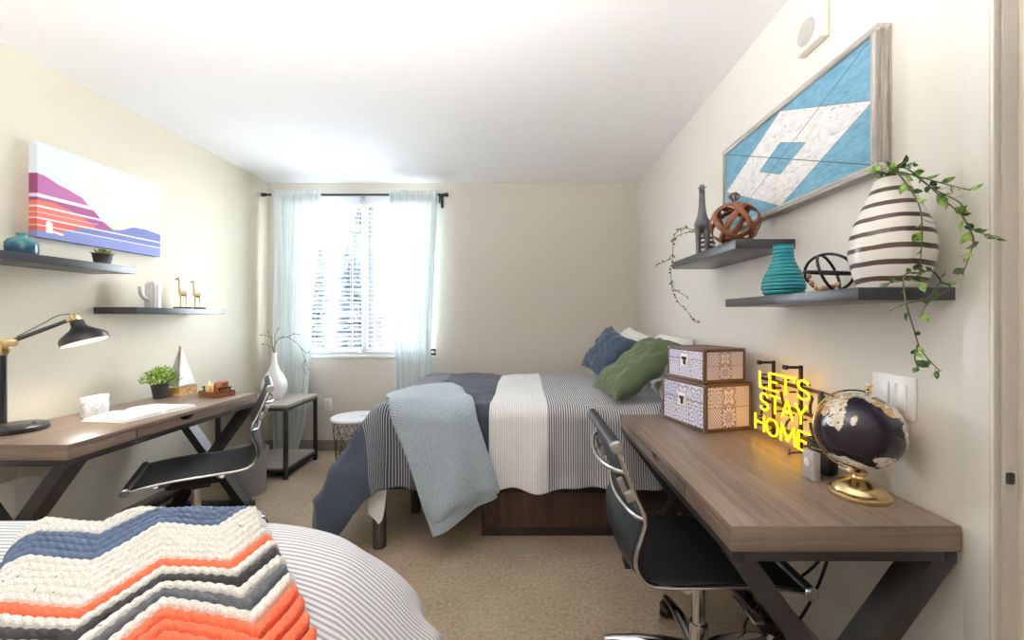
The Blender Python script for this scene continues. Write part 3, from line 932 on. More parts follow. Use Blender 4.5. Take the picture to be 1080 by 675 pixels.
# ------------------------------------------------------------------ office chairs (origin on the floor at the column, facing +x)
PROF = [(-.326, .866), (-.305, .806), (-.279, .741), (-.252, .685), (-.243, .645), (-.254, .600), (-.266, .560), (-.268, .515), (-.246, .478), (-.197, .460), (-.08, .459), (.04, .460), (.15, .455), (.236, .443)]
def make_chair(label, loc, rz, base_rot):
    t = thing('office_chair', label, 'office chair', loc, rz, 'black sling office chairs')
    path = smoothpath([(x, 0, z) for x, z in PROF], 6)
    N = len(path) - 1
    W = .212
    def sling(s, q):
        i = q * N; k = min(int(i), N - 1); f = i - k
        p = path[k].lerp(path[k + 1], f)
        d = (path[k + 1] - path[k]).normalized(); nrm = Vector((-d.z, 0, d.x))
        e = 2 * s - 1
        sag = .020 * (1 - e * e) * sin(PI * min(1, max(0, q))) ** .5
        pleat = 0
        return p - nrm * (sag - pleat) + Vector((0, e * (W - .004), 0))
    m = MB(); m.grid(sling, 20, 110)
    o = m.build('sling_seat', M['blackvinyl'], t, smooth=180, flipfix=False)
    md = o.modifiers.new('thickness', 'SOLIDIFY'); md.thickness = .012; md.offset = 0
    for s in (-1, 1):
        m = MB(); m.tube([p + Vector((0, s * W, 0)) for p in path], .0085, 10, flat=.8)
        m.build('side_rail', M['chrome'], t, smooth=60)
    for nm, p in (('head_roll', path[0]), ('front_roll', path[-1])):
        m = MB(); m.cyl(p + Vector((0, -W - .004, 0)), p + Vector((0, W + .004, 0)), .0185, seg=24)
        rl = m.build(nm, M['blackvinyl'], t)
        for s in (-1, 1):
            m = MB(); m.lathe([(.001, 0), (.0195, 0), (.0195, .006), (.013, .009), (.012, .0075), (.006, .0075), (.005, .0095), (.001, .0095)], tuple(p + Vector((0, s * (W + .004), 0))), 24, Matrix.Rotation(-s * PI / 2, 3, 'X'))
            m.build('end_cap', M['satin'], rl)
    # bowed back brace: two rails behind the back joined to side clamps
    m = MB()
    for zz, xx, bow in ((.792, -.300, .050), (.655, -.246, .034)):
        pts = [(xx - bow * sin(PI * i / 20) ** .45, -W + 2 * W * i / 20, zz - .012 * sin(PI * i / 20)) for i in range(21)]
        m.tube(pts, .007, 8)
    br = m.build('back_brace', M['chrome'], t, smooth=60)
    for s in (-1, 1):
        m = MB(); m.box((-.285, s * (W - .004), .722), (.030, .016, .034), Matrix.Rotation(R(-22), 3, 'Y'), .005)
        m.box((-.308, s * (W - .006), .752), (.018, .010, .05), Matrix.Rotation(R(-22), 3, 'Y'), .004)
        m.build('brace_clamp', M['satin'], br)
    # under-seat spreader and mechanism
    m = MB()
    for xx in (-.12, .13):
        m.tube(smoothpath([(xx, -W, .450), (xx, -.15, .425), (xx * .8, -.05, .405), (xx * .8, .05, .405), (xx, .15, .425), (xx, W, .450)], 5), .011, 8)
    m.build('seat_spreader', M['satin'], t, smooth=60)
    m = MB(); m.box((0, 0, .393), (.24, .15, .05), None, .018); m.box((-.02, 0, .362), (.09, .09, .03), None, .008)
    mech = m.build('tilt_mechanism', M['blackplastic'], t)
    m = MB(); m.tube([(.05, -.07, .385), (.07, -.14, .378), (.072, -.20, .375)], [.006, .006, .007], 8); m.box((.073, -.215, .374), (.03, .05, .010), None, .004)
    m.build('height_lever', M['satin'], mech)
    m = MB(); m.lathe([(.030, .09), (.030, .20), (.0285, .205), (.0205, .206), (.0205, .36)], seg=28); m.build('gas_column', M['chrome'], t)
    bs = MB(); bs.lathe([(.001, .072), (.044, .075), (.047, .095), (.040, .125), (.032, .135), (.001, .136)], seg=30)
    base = bs.build('star_base', M['chrome'], t, rotz=base_rot)
    for i in range(5):
        a = 2 * PI * i / 5
        rt = rotz(a)
        l = MB()
        pts = [rt @ Vector(p) for p in ((.02, 0, .112), (.10, 0, .112), (.20, 0, .103), (.285, 0, .087), (.315, 0, .078))]
        l.tube(pts, [.027, .025, .020, .016, .014], 12, flat=.62)
        l.build('leg', M['chrome'], base, smooth=60)
        c = MB()
        p = rt @ Vector((.312, 0, 0)); tang = rt @ Vector((.35, .94, 0))
        for s in (-1, 1):
            ax = tang * s
            c.cyl(p + ax * .005 + Vector((0, 0, .028)), p + ax * .025 + Vector((0, 0, .028)), .0272, .0255, 22)
        c.cyl(p + Vector((0, 0, .03)), p + Vector((0, 0, .085)), .007, seg=10)
        c.box(p + Vector((0, 0, .05)), (.045, .03, .014), rt, .005)
        c.build('caster', M['blackplastic'], base)
    return t
make_chair('black office chair with chrome rails pushed under the desk with the globe', (.59, 1.42, 0), 0, R(163))
make_chair('black office chair turned beside the desk with the lamp', (-1.735, 2.20, 0), R(213), R(195))

# ------------------------------------------------------------------ floating shelves
def shelf(label, x0, x1, y0, y1, z0, z1):
    o = MB().bx(x0, x1, y0, y1, z0, z1, .0015).build('floating_shelf', M['shelfdark'])
    return tag(o, label, 'shelf', 'floating wall shelves')
shelf('dark floating shelf with the teal bottle and small succulent on the cream wall', XL, -2.158, 1.62, 2.311, 1.481, 1.519)
shelf('dark floating shelf under the white cactus figure on the cream wall', XL, -2.158, 2.316, 3.0, 1.261, 1.298)
shelf('dark floating shelf carrying the giraffe and the leather strap ball', .811, XR, 1.612, 2.302, 1.507, 1.544)
shelf('dark floating shelf carrying the striped vase and teal ribbed vase', .808, XR, 1.012, 1.685, 1.2826, 1.3136)

# ------------------------------------------------------------------ things on the cream wall
# canvas print
cv = thing('canvas_print', 'canvas print of pastel hills and sun above the dark shelf', 'wall art', (XL, 0, 0))
cy0, cy1, cz0, cz1 = 2.014, 2.694, 1.632, 2.092
def pw(tbl, x):
    for (x0, y0), (x1, y1) in zip(tbl, tbl[1:]):
        if x <= x1:
            q = (x - x0) / (x1 - x0); q = q * q * (3 - 2 * q) * .5 + q * .5
            return y0 + (y1 - y0) * q
    return tbl[-1][1]
PURPLE = [(0, .668), (.04, .662), (.166, .595), (.29, .54), (.386, .417), (.468, .305), (.55, .24), (.62, .10), (1, .0)]
ORANGE = [(0, .385), (.1, .392), (.2, .36), (.29, .31), (.386, .24), (.44, .17), (.5, 0), (1, 0)]
BLUE = [(0, .07), (.12, .07), (.3, .18), (.45, .215), (.6, .25), (.74, .33), (.85, .335), (1, .31)]
PINK = [(0, 0), (.5, .2), (.62, .29), (.8, .44), (1, .53)]
def art(s, t):
    """s along the wall 0..1 left to right, t up 0..1"""
    def mx(a, b, k): return tuple(p + (q - p) * k for p, q in zip(a, b))
    r = math.hypot((s - .45) * 1.4, t - .72)
    c = mx((252, 250, 226), (226, 238, 248), min(1, max(0, (r - .12) / .22)))
    if t < pw(PINK, s) + .09: c = (252, 244, 206)
    if t < pw(PINK, s): c = (246, 222, 230)
    inside = False
    if t < pw(PURPLE, s): c = (192, 118, 172) if t > .43 else (178, 96, 148); inside = True
    if t < pw(PURPLE, s) and s < .004: c = (160, 78, 128)
    if t < pw(ORANGE, s): c = (240, 128, 112) if t > .2 else (236, 108, 92)
    if t < pw(BLUE, s): c = (124, 132, 190) if t > .12 else (140, 150, 206); inside = True
    if inside:
        for a, w_, smax in ((.44, .018, .5), (.325, .011, .45), (.20, .011, 1), (.125, .005, 1), (.26, .003, .4)):
            if abs(t - a) < w_ and s < smax + .02: c = (240, 238, 246)
    if .055 < s < .10 and .06 < t < .19 - .9 * abs(s - .072): c = (244, 244, 246)
    if .08 < s < .17 and abs(t - (.085 - .25 * (s - .08))) < .012: c = (244, 244, 246)
    return c
m = MB()
m.grid(lambda s, t: (.041, cy0 + (cy1 - cy0) * s, cz0 + (cz1 - cz0) * t), 260, 180, colfn=art)
m.grid(lambda s, t: (.001 + .040 * s, cy0, cz0 + (cz1 - cz0) * t), 2, 180, colfn=lambda s, t: art(.0, t))
m.grid(lambda s, t: (.041 - .040 * s, cy1, cz0 + (cz1 - cz0) * t), 2, 180, colfn=lambda s, t: art(1.0, t))
m.grid(lambda s, t: (.041 - .040 * s, cy0 + (cy1 - cy0) * t, cz1), 2, 180, colfn=lambda s, t: art(t, 1.0))
m.grid(lambda s, t: (.001 + .040 * s, cy0 + (cy1 - cy0) * t, cz0), 2, 180, colfn=lambda s, t: art(t, 0.0))
m.build('canvas', M['pattern'], cv, smooth=0)
m = MB()
for y0, y1, z0, z1 in ((cy0 + .002, cy1 - .002, cz0 + .002, cz0 + .03), (cy0 + .002, cy1 - .002, cz1 - .03, cz1 - .002), (cy0 + .002, cy0 + .03, cz0 + .03, cz1 - .03), (cy1 - .03, cy1 - .002, cz0 + .03, cz1 - .03)):
    m.bx(.0, .036, y0, y1, z0, z1)
m.build('stretcher_frame', M['goldwood'], cv, smooth=0)

bt = MB().lathe([(.001, 0), (.046, 0), (.051, .006), (.053, .03), (.052, .058), (.044, .073), (.026, .082), (.016, .086), (.015, .094), (.019, .101), (.015, .102), (.011, .092), (.001, .09)], seg=44).build('glazed_bottle', M['bottle'], None, loc=(-2.275, 1.885, 1.519))
tag(bt, 'squat teal and brown glazed bottle on the shelf under the canvas', 'bottle')
su = thing('succulent_plant', 'small green succulent in a dark pot on the shelf below the canvas', 'potted plant', (-2.255, 2.225, 1.519))
p = MB().lathe([(.001, 0), (.031, 0), (.041, .056), (.043, .058), (.040, .060), (.037, .052), (.001, .050)], seg=36).build('pot', M['potblack'], su)
m = MB(); rr = random.Random(4)
for ring, (n, l, el) in enumerate(((9, .052, .25), (8, .044, .6), (6, .033, 1.0), (4, .022, 1.3))):
    for i in range(n):
        a = 2 * PI * (i + .5 * (ring % 2)) / n + rr.uniform(-.1, .1)
        d = Vector((cos(a) * cos(el), sin(a) * cos(el), sin(el))); q = Vector((0, 0, .052 + .004 * ring))
        m.tube([q, q + d * l * .45, q + d * l * .8, q + d * l * 1.02], [.004, .0085, .0075, .0012], 8, flat=.5)
m.build('rosette', M['succulent'], su, smooth=60)

cc = thing('cactus_figurine', 'white ceramic cactus figure on the shelf beside two gold giraffes', 'figurine', (-2.285, 2.56, 1.298))
m = MB(); n = 48
rings = []
for k in range(25):
    q = k / 24; z = .168 * q
    rr_ = .036 * (1 if q < .78 else math.sqrt(max(.0004, 1 - ((q - .78) / .22) ** 2)))
    rings.append([m.bm.verts.new((rr_ * (1 + .05 * cos(10 * 2 * PI * i / n)) * cos(2 * PI * i / n), rr_ * (1 + .05 * cos(10 * 2 * PI * i / n)) * sin(2 * PI * i / n), z)) for i in range(n)])
m.skin(rings); m.build('trunk', M['ceramic'], cc, smooth=180)
MB().tube(smoothpath([(0, -.03, .052), (-.004, -.055, .062), (-.006, -.072, .085), (-.006, -.076, .118), (-.006, -.076, .126)], 5), [.012] * 20 + [.006], 14).build('side_arm', M['ceramic'], cc, smooth=180)
MB().tube(smoothpath([(0, .03, .098), (0, .046, .103), (0, .052, .118), (0, .052, .130)], 5), [.011] * 15 + [.005], 14).build('side_arm', M['ceramic'], cc, smooth=180)

def giraffe_mesh(h, slim=1.0):
    """a standing giraffe facing -y, h tall, one continuous body"""
    m = MB(); k = h
    bt_ = [(0, .115 * k, .40 * k), (0, .075 * k, .425 * k), (0, 0, .44 * k), (0, -.055 * k, .47 * k), (0, -.078 * k, .55 * k), (0, -.088 * k, .67 * k), (0, -.095 * k, .80 * k), (0, -.098 * k, .90 * k)]
    rb = [.036, .078, .090, .080, .050, .036, .031, .031]
    m.tube(smoothpath(bt_, 5), [x * k * slim for x in sum([[rb[i] + (rb[i + 1] - rb[i]) * j / 5 for j in range(5)] for i in range(7)], [])] + [rb[-1] * k * slim], 14)
    for sx in (-1, 1):
        for yy in (-.055, .085):
            m.tube([(sx * .040 * k * slim, yy * k, .46 * k), (sx * .044 * k * slim, yy * k, .26 * k), (sx * .044 * k * slim, (yy + .006) * k, .12 * k), (sx * .045 * k * slim, yy * k, .015 * k), (sx * .045 * k * slim, (yy - .01) * k, 0)], [x * k * slim for x in (.038, .026, .021, .020, .026)], 10)
        m.tube([(sx * .014 * k, -.10 * k, .93 * k), (sx * .018 * k, -.095 * k, .985 * k)], [.011 * k, .013 * k], 8)
        m.tube([(sx * .020 * k, -.092 * k, .93 * k), (sx * .062 * k, -.085 * k, .955 * k)], [.015 * k, .006 * k], 8)
    m.tube([(0, -.09 * k, .925 * k), (0, -.125 * k, .92 * k), (0, -.185 * k, .89 * k), (0, -.205 * k, .882 * k)], [.034 * k, .042 * k, .030 * k, .022 * k], 12)
    m.tube([(0, .115 * k, .45 * k), (0, .135 * k, .38 * k), (0, .130 * k, .28 * k)], [.010 * k, .008 * k, .010 * k], 8)
    return m
def giraffe(name, label, mat, loc, rz, h, slim=1.0, group=None, base=None):
    t = None
    if base:
        t = thing(name, label, 'figurine', loc, rz, group)
        MB().bx(-base[0], base[0], -base[1], base[1], 0, .012, .002).build('plinth', M['blackplastic'], t)
        o = giraffe_mesh(h, slim).build('body', mat, t, smooth=180, loc=(0, 0, .012))
    else:
        o = tag(giraffe_mesh(h, slim).build(name, mat, None, smooth=180, loc=loc, rotz=rz), label, 'figurine', group)
    md = o.modifiers.new('one_body', 'REMESH'); md.mode = 'VOXEL'; md.voxel_size = h * .0085; md.use_smooth_shade = True
    return t or o
giraffe('giraffe_figurine', 'pale gold giraffe figure on a black plinth beside the white cactus', M['palegold'], (-2.275, 2.775, 1.298), R(-60), .205, 1.0, 'gold giraffe figures', (.032, .046))
giraffe('giraffe_figurine', 'pale gold giraffe figure on a black plinth nearer the window', M['palegold'], (-2.275, 2.895, 1.298), R(-60), .195, 1.0, 'gold giraffe figures', (.032, .046))

# ------------------------------------------------------------------ on the desk by the cream wall
lamp = thing('desk_lamp', 'black desk lamp with brass joints on the desk by the open book', 'desk lamp', (-2.235, 1.825, DH))
m = MB().lathe([(.001, 0), (.104, 0), (.106, .004), (.104, .020), (.097, .026), (.001, .028)], seg=60); m.build('base', M['lampblack'], lamp)
MB().lathe([(.001, .028), (.006, .028), (.006, .032), (.001, .033)], (.05, .03, 0), 16).build('switch_button', M['lampblack'], lamp)
MB().cyl((-.05, 0, .026), (-.05, 0, .336), .0125).build('pole', M['lampblack'], lamp)
MB().cyl((-.05, 0, .026), (-.05, 0, .034), .0145).build('pole_collar', M['gold'], lamp)
m = MB(); m.lathe([(.014, .332), (.016, .337), (.022, .352), (.023, .385), (.017, .398), (.001, .400)], (-.05, 0, 0), 8)
m.box((-.038, .012, .385), (.05, .04, .034), rotz(R(40)), .008); m.build('elbow_joint', M['gold'], lamp)
A = Vector((-.035, .018, .390)); B_ = Vector((.050, .160, .478))
MB().cyl(A, B_, .0095, .0085).build('arm', M['lampblack'], lamp)
H0 = Vector((.066, .186, .492)); H1 = Vector((.104, .196, .378)); ax = (H1 - H0).normalized()
hx, hy, _ = frame_axes(ax); HR = Matrix((hx, hy, ax)).transposed()
m = MB(); m.cyl(B_ - (B_ - A).normalized() * .012, H0 + Vector((0, 0, .0)), .007, seg=10); m.box(H0 + ax * .004, (.030, .030, .030), HR, .004)
m.cyl(H0 - hx * .03, H0 + hx * .03, .004, seg=10); m.tube([H0 + hx * .014 - ax * .02, H0 + hx * .014 + ax * .02], .006, 8); m.tube([H0 - hx * .014 - ax * .02, H0 - hx * .014 + ax * .02], .006, 8)
m.build('head_joint', M['gold'], lamp)
shp = [(.020, .010), (.025, .018), (.027, .040), (.036, .053), (.062, .072), (.080, .086), (.088, .100), (.089, .122), (.0865, .122), (.085, .102), (.077, .089), (.058, .075), (.033, .057), (.024, .045), (.020, .03), (.001, .028)]
MB().lathe([(.001, .010)] + shp[:9], tuple(H0), 56, HR, cap=False).build('shade', M['lampblack'], lamp, smooth=50)
MB().lathe(shp[8:], tuple(H0), 56, HR, cap=False).build('shade_lining', M['ceramic'], lamp, smooth=50)
bp = H0 + ax * .075
bu = MB().ball(bp, .026, 20, 14).build('bulb', M['lampbulb'], lamp, smooth=180)
MB().tube(smoothpath([A + Vector((0, .02, .02)), A.lerp(B_, .55) + Vector((0, 0, .028)), A.lerp(B_, .85) + Vector((0, 0, .040)), H0 - ax * .02], 6), .0022, 6).build('lamp_cord', M['cable'], lamp, smooth=60)

o = MB().box((0, 0, .0505), (.03, .118, .101), None, .003).build('marble_block', M['marble'], None, loc=(-2.178, 2.112, DH)); tag(o, 'white marble block standing behind the open book', 'ornament')
bk = thing('open_book', 'open white book lying on the desk in front of the chair', 'book', (-1.975, 2.155, DH), R(-7))
MB().bx(-.122, .122, -.186, .186, 0, .003, .001).build('cover', M['paper'], bk)
for s in (-1, 1):
    m = MB()
    def pg(a, q, s=s):
        y = q * .178
        z = .0035 + .020 * (1 - math.exp(-q * 9)) * (1 - .62 * q) * (1 if q > 0 else 0) + .0015 * (1 - q)
        return (-.117 + .234 * a, s * (y + .001), z)
    m.grid(pg, 4, 26)
    m.grid(lambda a, q: (-.117 if a == 0 else -.117, s * (q * .178 + .001), .0032 + (pg(0, q)[2] - .0032) * a), 3, 26)
    m.grid(lambda a, q: (.117, s * (q * .178 + .001), .0032 + (pg(0, q)[2] - .0032) * a), 3, 26)
    m.grid(lambda a, q: (-.117 + .234 * q, s * .179, .0032 + (pg(0, 1)[2] - .0032) * a), 2, 4)
    bmesh.ops.remove_doubles(m.bm, verts=m.bm.verts[:], dist=.0002)
    m.build('page_block', M['paper'], bk, smooth=40)

pp = thing('potted_plant', 'bushy bright green plant in a charcoal pot on the desk', 'potted plant', (-2.245, 2.565, DH))
MB().lathe([(.001, 0), (.033, 0), (.044, .074), (.046, .076), (.046, .082), (.042, .083), (.040, .074), (.001, .072)], seg=40).build('pot', M['potblack'], pp)
m = MB(); st = MB(); rr = random.Random(21)
for i in range(460):
    a = rr.random() * 2 * PI; el = math.asin(rr.uniform(-.12, 1.0)); rad = rr.uniform(.55, 1.0)
    d = Vector((cos(a) * cos(el) * .098, sin(a) * cos(el) * .098, .02 + sin(el) * .088)) * rad
    c_ = Vector((0, 0, .088)) + d
    u_ = d.normalized(); s_ = Vector((-sin(a), cos(a), 0)) ; s_ = (s_ + Vector((rr.uniform(-.6, .6), rr.uniform(-.6, .6), rr.uniform(-.6, .6)))).normalized()
    l = rr.uniform(.010, .018); w = l * .42
    up_ = (u_ + Vector((0, 0, .6)) + Vector((rr.uniform(-.5, .5), rr.uniform(-.5, .5), rr.uniform(-.3, .5)))).normalized()
    m.poly([c_ - up_ * l * .5, c_ + s_ * w, c_ + up_ * l, c_ - s_ * w])
    if i % 9 == 0:
        st.tube([(0, 0, .07), Vector((0, 0, .08)) + d * .5, c_], [.0015, .0012, .0008], 5)
m.build('foliage', M['grassleaf'], pp, smooth=0, flipfix=False); st.build('stems', M['stem'], pp)

sb = thing('sailboat_ornament', 'white sailboat ornament on a wooden hull block behind the plant', 'ornament', (-2.222, 2.693, DH))
MB().prism([(-.046, -.066, 0), (.046, -.066, 0), (.046, .074, 0), (-.046, .074, 0)], (0, 0, .052)).build('hull', M['goldwood'], sb, smooth=0)
MB().prism([(.028, -.058, .060), (.028, .070, .064), (.028, -.040, .31)], (.009, 0, 0)).build('mainsail', M['sail'], sb, smooth=0)
MB().prism([(.026, -.060, .060), (-.044, -.060, .062), (.024, -.044, .30)], (0, .009, 0)).build('jib_sail', M['sailgrey'], sb, smooth=0)
MB().cyl((.026, -.048, .05), (.026, -.044, .315), .004, seg=10).build('mast', M['goldwood'], sb)

ty = thing('candle_tray', 'small wooden tray with dark handles on the desk corner', 'tray', (-1.955, 2.645, DH), R(-24))
m = MB(); m.bx(-.085, .085, -.062, .062, 0, .012, .002); m.bx(-.085, .085, -.062, -.054, .012, .034, .002); m.bx(-.085, .085, .054, .062, .012, .034, .002); m.bx(-.085, -.077, -.054, .054, .012, .034, .002); m.bx(.077, .085, -.054, .054, .012, .034, .002)
m.build('tray', M['traywood'], ty)
for s in (-1, 1):
    m = MB(); m.tube([(s * .081, -.040, .055), (s * .081, .040, .055)], .0045, 8); m.cyl((s * .081, -.030, .030), (s * .081, -.030, .055), .004, seg=8); m.cyl((s * .081, .030, .030), (s * .081, .030, .055), .004, seg=8)
    m.build('handle', M['wire'], ty)
def at_tray(x, y, z):
    v_ = rotz(R(-24)) @ Vector((x, y, 0)); return (-1.955 + v_.x, 2.645 + v_.y, DH + z)
cj = thing('copper_jar', 'copper candle jar standing in the wooden tray', 'candle jar', at_tray(.030, .010, .0125))
MB().lathe([(.001, 0), (.036, 0), (.038, .003), (.038, .074), (.036, .074), (.035, .066), (.001, .064)], seg=40).build('jar', M['copper'], cj)
MB().cyl((0, 0, .064), (0, 0, .072), .001, seg=6).build('wick', M['wire'], cj)
ca = thing('candle', 'glowing cream pillar candle in the wooden tray beside the copper jar', 'candle', at_tray(-.044, -.020, .0125))
MB().lathe([(.001, 0), (.019, 0), (.020, .002), (.020, .052), (.016, .055), (.010, .051), (.001, .050)], seg=28).build('wax', G('candle_wax').set(Base_Color=(246, 214, 150), Roughness=.5, Subsurface_Weight=.3).m, ca)
MB().cyl((0, 0, .05), (0, 0, .058), .001, seg=6).build('wick', M['wire'], ca)
MB().lathe([(.0005, .056), (.004, .062), (.0045, .068), (.002, .078), (.0004, .084)], seg=12).build('flame', M['flame'], ca, smooth=180)

# white box on the wall below the desk
wb = thing('wall_box', 'white plastic box on the cream wall under the desk', 'junction box', (XL, 1.94, .335))
MB().bx(.001, .088, -.05, .052, 0, .148, .006).build('housing', M['whiteplastic'], wb)
MB().bx(.0875, .090, -.042, .044, .008, .140, .003).build('cover', M['whiteplastic'], wb)
MB().tube(smoothpath([(.03, 0, .146), (.03, .02, .20), (.025, .06, .24), (.012, .10, .26)], 6), .0025, 6).build('cable', M['offplastic'], wb)

# ------------------------------------------------------------------ side table, vase, bin, basket
sx0, sx1, sy0, sy1, sh = -2.365, -1.82, 3.18, 3.655, .572
tb = thing('side_table', 'two tier side table with grey oak boards and black steel frame', 'side table', ((sx0 + sx1) / 2, (sy0 + sy1) / 2, 0))
a, q = (sx1 - sx0) / 2, (sy1 - sy0) / 2
MB().bx(-a, a, -q, q, sh - .022, sh, .002).build('tabletop', M['tablewood'], tb)
MB().bx(-a + .012, a - .012, -q + .012, q - .012, .075, .093, .002).build('lower_shelf', M['tablewood'], tb)
for sx in (-1, 1):
    for sy in (-1, 1):
        MB().bx(sx * a - sx * .026, sx * a, sy * q - sy * .026, sy * q, 0, sh - .0225, .0015).build('leg', M['blacksteel'], tb)
for z in (sh - .045, .052):
    for s in (-1, 1):
        MB().bx(-a + .026, a - .026, s * q - s * .024, s * q - s * .001, z, z + .0222).build('rail', M['blacksteel'], tb, smooth=0)
        MB().bx(s * a - s * .024, s * a - s * .001, -q + .026, q - .026, z, z + .0222).build('rail', M['blacksteel'], tb, smooth=0)
vz = MB().lathe([(.001, 0), (.052, 0), (.060, .006), (.082, .04), (.095, .085), (.095, .12), (.082, .165), (.060, .205), (.040, .24), (.026, .275), (.020, .31), (.018, .35), (.020, .378), (.016, .380), (.013, .35), (.016, .30), (.03, .24), (.001, .2)], seg=56).build('bottle_vase', M['ceramic'], None, loc=(-2.07, 3.44, sh))
tag(vz, 'white bottle vase on the side table by the curtain', 'vase')
br = thing('dry_branches', 'bare brown twigs arching out of the white bottle vase', 'branches', (-2.07, 3.44, sh + .30))
m = MB(); bud = MB()
def twig(pts, r):
    sp_ = smoothpath(pts, 6); n_ = len(sp_)
    m.tube(sp_, [r * (1 - .6 * i / n_) for i in range(n_)], 6)
twig([(0, 0, -.04), (.0, 0, .09), (.02, -.02, .15), (.06, -.03, .20), (.10, -.04, .215)], .0042)
twig([(0, 0, .06), (-.015, 0, .13), (-.03, .01, .20), (-.05, .0, .25)], .0036)
twig([(.02, -.02, .15), (.02, -.02, .22), (.045, -.02, .28)], .003)
twig([(.06, -.03, .20), (.13, -.04, .21), (.19, -.05, .235), (.235, -.06, .23)], .0032)
twig([(.13, -.04, .21), (.20, -.05, .17), (.255, -.06, .12), (.29, -.07, .02), (.33, -.08, -.05)], .0026)
twig([(-.03, .01, .20), (-.075, .01, .22), (-.11, .0, .225)], .0026)
twig([(.0, 0, .11), (-.05, -.01, .145), (-.09, -.01, .15)], .0026)
twig([(.255, -.06, .12), (.30, -.06, .08), (.315, -.06, .09)], .002)
twig([(.29, -.07, .02), (.27, -.07, -.03), (.30, -.07, -.08)], .002)
m.build('branch', M['twig'], br, smooth=60)
rr = random.Random(3)
for p_ in ((.10, -.04, .215), (.235, -.06, .23), (.19, -.05, .235), (.255, -.06, .12), (.29, -.07, .02), (.33, -.08, -.05), (-.11, 0, .225), (.045, -.02, .28), (-.05, 0, .25), (.315, -.06, .09), (.30, -.07, -.08), (-.09, -.01, .15)):
    bud.ball(p_, .0036, 8, 6, (1, 1, 2.4))
bud.build('buds', M['twig'], br, smooth=180)
bn = thing('waste_bin', 'grey tapered waste bin on the floor between desk and side table', 'bin', (-1.965, 2.945, 0))
MB().lathe([(.001, 0), (.104, 0), (.110, .004), (.128, .30), (.132, .302), (.132, .312), (.125, .312), (.107, .01), (.001, .008)], seg=56).build('body', M['greyplastic'], bn)
bs = thing('wire_basket', 'black wire basket table with round white lid by the window wall', 'basket', (-1.41, 3.486, 0))
m = MB(); nB = 14
def bp_(k, z):
    r_ = .150 + .038 * (z / .40); a_ = 2 * PI * k / nB
    return Vector((r_ * cos(a_), r_ * sin(a_), z))
levels = [.008, .105, .20, .30, .398]
for li, z in enumerate(levels):
    if li in (0, 4):
        m.tube([bp_(k / 3, z) for k in range(nB * 3)], .0035, 6, closed=True)
rr = random.Random(8)
J = {}
for li, z in enumerate(levels):
    for k in range(nB):
        J[(li, k)] = bp_(k + .5 * (li % 2) + (rr.uniform(-.22, .22) if 0 < li < 4 else 0), z + (rr.uniform(-.02, .02) if 0 < li < 4 else 0))
for li in range(4):
    for k in range(nB):
        k2 = k if li % 2 == 0 else (k + 1) % nB
        m.cyl(J[(li, k)], J[(li + 1, k2)], .0019, seg=5)
        m.cyl(J[(li, k)], J[(li + 1, (k2 - 1) % nB)], .0019, seg=5)
        if li:
            m.cyl(J[(li, k)], J[(li, (k + 1) % nB)], .0019, seg=5)
m.build('wire_body', M['wire'], bs, smooth=60)
MB().lathe([(.001, .399), (.196, .399), (.200, .403), (.200, .414), (.197, .418), (.001, .418)], seg=64).build('lid', M['ceramic'], bs)
MB().box((0.07, 0, .4185), (.07, .018, .0012), None, .0003).build('lid_slot', M['greyplastic'], bs)
# outlet
ot = thing('wall_outlet', 'white wall outlet below the window', 'outlet', (-1.84, YB, .43))
MB().box((0, -.003, 0), (.072, .006, .115), None, .002).build('plate', M['whiteplastic'], ot)
m = MB()
for s in (-1, 1):
    m.box((0, -.0065, s * .021), (.034, .002, .030), None, .0008)
m.build('socket', M['offplastic'], ot)

